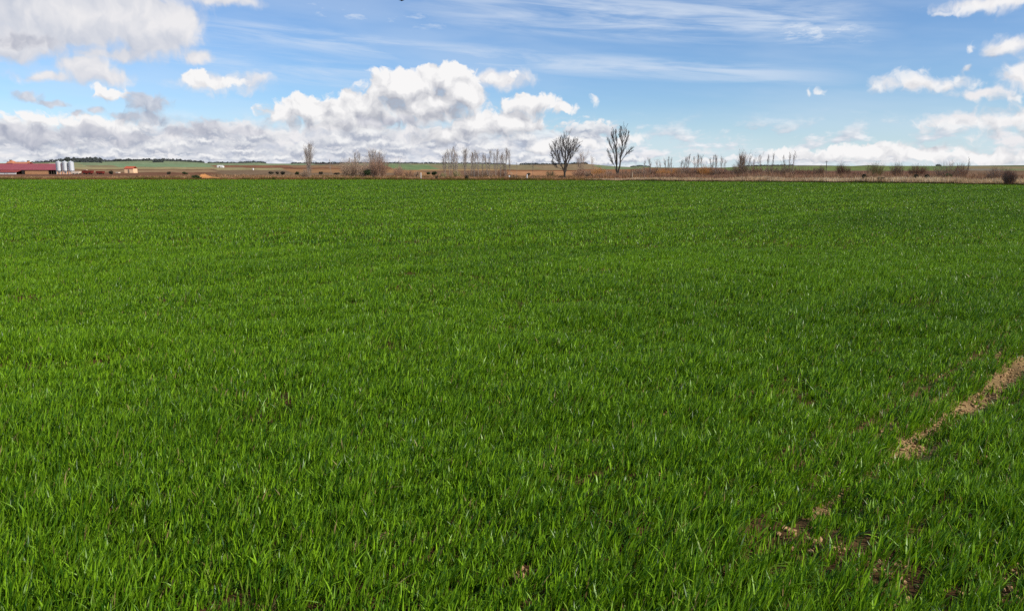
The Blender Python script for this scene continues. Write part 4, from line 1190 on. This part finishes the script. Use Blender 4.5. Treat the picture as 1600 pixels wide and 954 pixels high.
def tank(px, rt, rb, Y, label):
    p0 = foot(px, Y); p0[2] = top_z(rb, Y); h = top_z(rt, Y) - p0[2]; r = .9 * px_m(Y) * 1.2
    e = empty('water_tank', p0, label, 'tank')
    Geo().lathe([(r, -.5), (r, h * .75)], 16).make('body', M_wall, e, smooth=True)
    Geo().lathe([(r, h * .75), (r * .7, h * .92), (.01, h)], 16).make('roof', M_wall, e, smooth=True)
tank(395.5, 262.8, 266, 700, 'tiny white tank standing alone in the far ochre field')
def silo(px, label):
    Ys = 412.0; k = px_m(Ys); p0 = np.array([(px - 800) * k, Ys, gz0])
    Z = lambda r: top_z(r, Ys) - gz0
    r = 4.15 * k
    e = empty('silo', p0, label, 'silo', 'galvanised silos beside the red barn')
    prof = []
    zb_, ze = Z(266.4), Z(253.8)
    for i in range(15):
        z = zb_ + (ze - zb_) * i / 14
        prof += [(r, z), (r * .988, z + (ze - zb_) / 28)]
    Geo().lathe(prof[:-1], 28).make('body', M_metal, e)
    ro = Geo().lathe([(r * 1.03, ze), (r * .55, Z(252.6)), (.28, Z(252.2))], 28).make('roof', M_metal, e)
    Geo().lathe([(.28, Z(252.2) + .003), (.28, Z(252.2) + .22), (.01, Z(252.2) + .3)], 12).make('lid', M_metal, ro)
    Geo().lathe([(.2, Z(270.3)), (r * .985, zb_ - .004)], 28).make('hopper', M_metal, e)
    for a in (45, 135, 225, 315):
        c_, s_ = math.cos(math.radians(a)) * r * .93, math.sin(math.radians(a)) * r * .93
        Geo().box(c_ - .09, c_ + .09, s_ - .09, s_ + .09, -.4, zb_ - .01).make('leg', M_metal, e)
    G = Geo()
    for dx_ in (-.2, .2): G.box(r * .1 + dx_ - .02, r * .1 + dx_ + .02, -r - .12, -r - .08, .2, ze)
    for i in range(int((ze - .4) / .4)): G.box(r * .1 - .18, r * .1 + .18, -r - .115, -r - .085, .4 + i * .4, .43 + i * .4)
    G.make('ladder', M_metal, e)
    return e
silo(92.2, 'grey metal silo nearest the red barn')
silo(102.0, 'grey metal silo in the middle of the three')
silo(111.6, 'grey metal silo farthest from the red barn, beside the open hill')
def cart(px0, px1, rt, rb, Y, m, label, name='farm_trailer', flat=False):
    k = px_m(Y); xm = (px0 + px1) / 2; p0 = foot(xm, Y); p0[2] = top_z(rb, Y)
    w_ = (px1 - px0) * k / 2; h = top_z(rt, Y) - p0[2]
    e = empty(name, p0, label, 'trailer')
    zb_ = .28 * h
    G = Geo()
    t0, t1 = w_ * .86, w_
    v_ = [(-t0, 0, zb_), (t0, 0, zb_), (t0, 2.2, zb_), (-t0, 2.2, zb_), (-t1, -.12, h), (t1, -.12, h), (t1, 2.32, h), (-t1, 2.32, h)]
    G.add(v_, [(0, 1, 5, 4), (1, 2, 6, 5), (2, 3, 7, 6), (3, 0, 4, 7), (3, 2, 1, 0)]); G.make('body', m, e)
    Geo().box(-w_ * .9, w_ * .9, .8, 1.4, zb_ - .15, zb_ - .004).box(w_ * .9, w_ * 1.2, 1.05, 1.15, zb_ - .13, zb_ - .05).make('chassis', M_dwood, e)
    for sx_ in (-.5, .5):
        for y_ in (.1, 2.1):
            wv = Geo(); wv.tube([(sx_ * w_, y_ - .14, zb_ * .8), (sx_ * w_, y_ + .14, zb_ * .8)], [zb_ * .85] * 2, 14, cap=True)
            wv.make('wheel', M_hole, e)
    return e
cart(110.5, 123, 267.8, 272.6, 405, M_cream, 'cream farm trailer parked in front of the silos')
cart(127, 143, 266.4, 272.2, 405, M_rust, 'larger rust-red farm cart parked right of the cream trailer')
cart(149, 160, 267.2, 272.2, 400, M_rust, 'smaller rust-red farm cart parked right of the larger one')
cart(179.5, 184.5, 268.8, 270.8, 395, M_cream, 'tiny pale trailer standing in the scrub left of the little hut')
cart(129, 134, 265.2, 266.3, 450, M_cream, 'tiny pale trailer behind the larger rust-red cart')

# ------------------------------------------------------------------ bird at the top of the frame
def bird():
    p = at(628, 1.0, 60.0)
    e = empty('bird', p, 'dark bird flying high above the field', 'bird')
    L = .14
    G = Geo(); G.lathe([(.004, -L), (.02, -L * .8), (.042, -L * .3), (.046, .1 * L), (.03, .6 * L), (.026, .85 * L), (.012, 1.05 * L), (.002, 1.25 * L)], 10)
    b = G.make('body', material('dark_feather', (0.02, 0.019, 0.022), .8, .2, 20.0), e, smooth=True)
    b.rotation_euler = (0, math.radians(80), math.radians(15))
    wm = bpy.data.materials['dark_feather']
    for s_ in (-1, 1):
        G = Geo()
        pts = [(0, 0), (.05, .10), (.03, .2), (-.05, .28), (-.07, .2), (-.06, .1), (-.06, 0)]
        v_ = [(a, s_ * (b_ + .02), .01 + .25 * b_ - .35 * b_ * b_) for a, b_ in pts]
        v_ += [(a, b_, c_ + .006) for a, b_, c_ in v_]
        n = len(pts)
        q_ = [(i, (i + 1) % n, n + (i + 1) % n, n + i) for i in range(n)]
        t = [(0, i + 1, i) for i in range(1, n - 1)] + [(n, n + i, n + i + 1) for i in range(1, n - 1)]
        G.add(v_, q_, t); G.make('wing', wm, e)
    G = Geo(); v_ = [(-.12, -.015, 0), (-.12, .015, 0), (-.22, .04, 0), (-.22, -.04, 0)]
    G.add(v_ + [(a, b_, c_ + .006) for a, b_, c_ in v_], [(3, 2, 1, 0), (4, 5, 6, 7), (0, 1, 5, 4), (1, 2, 6, 5), (2, 3, 7, 6), (3, 0, 4, 7)])
    G.make('tail', wm, e)
    return e
bird()
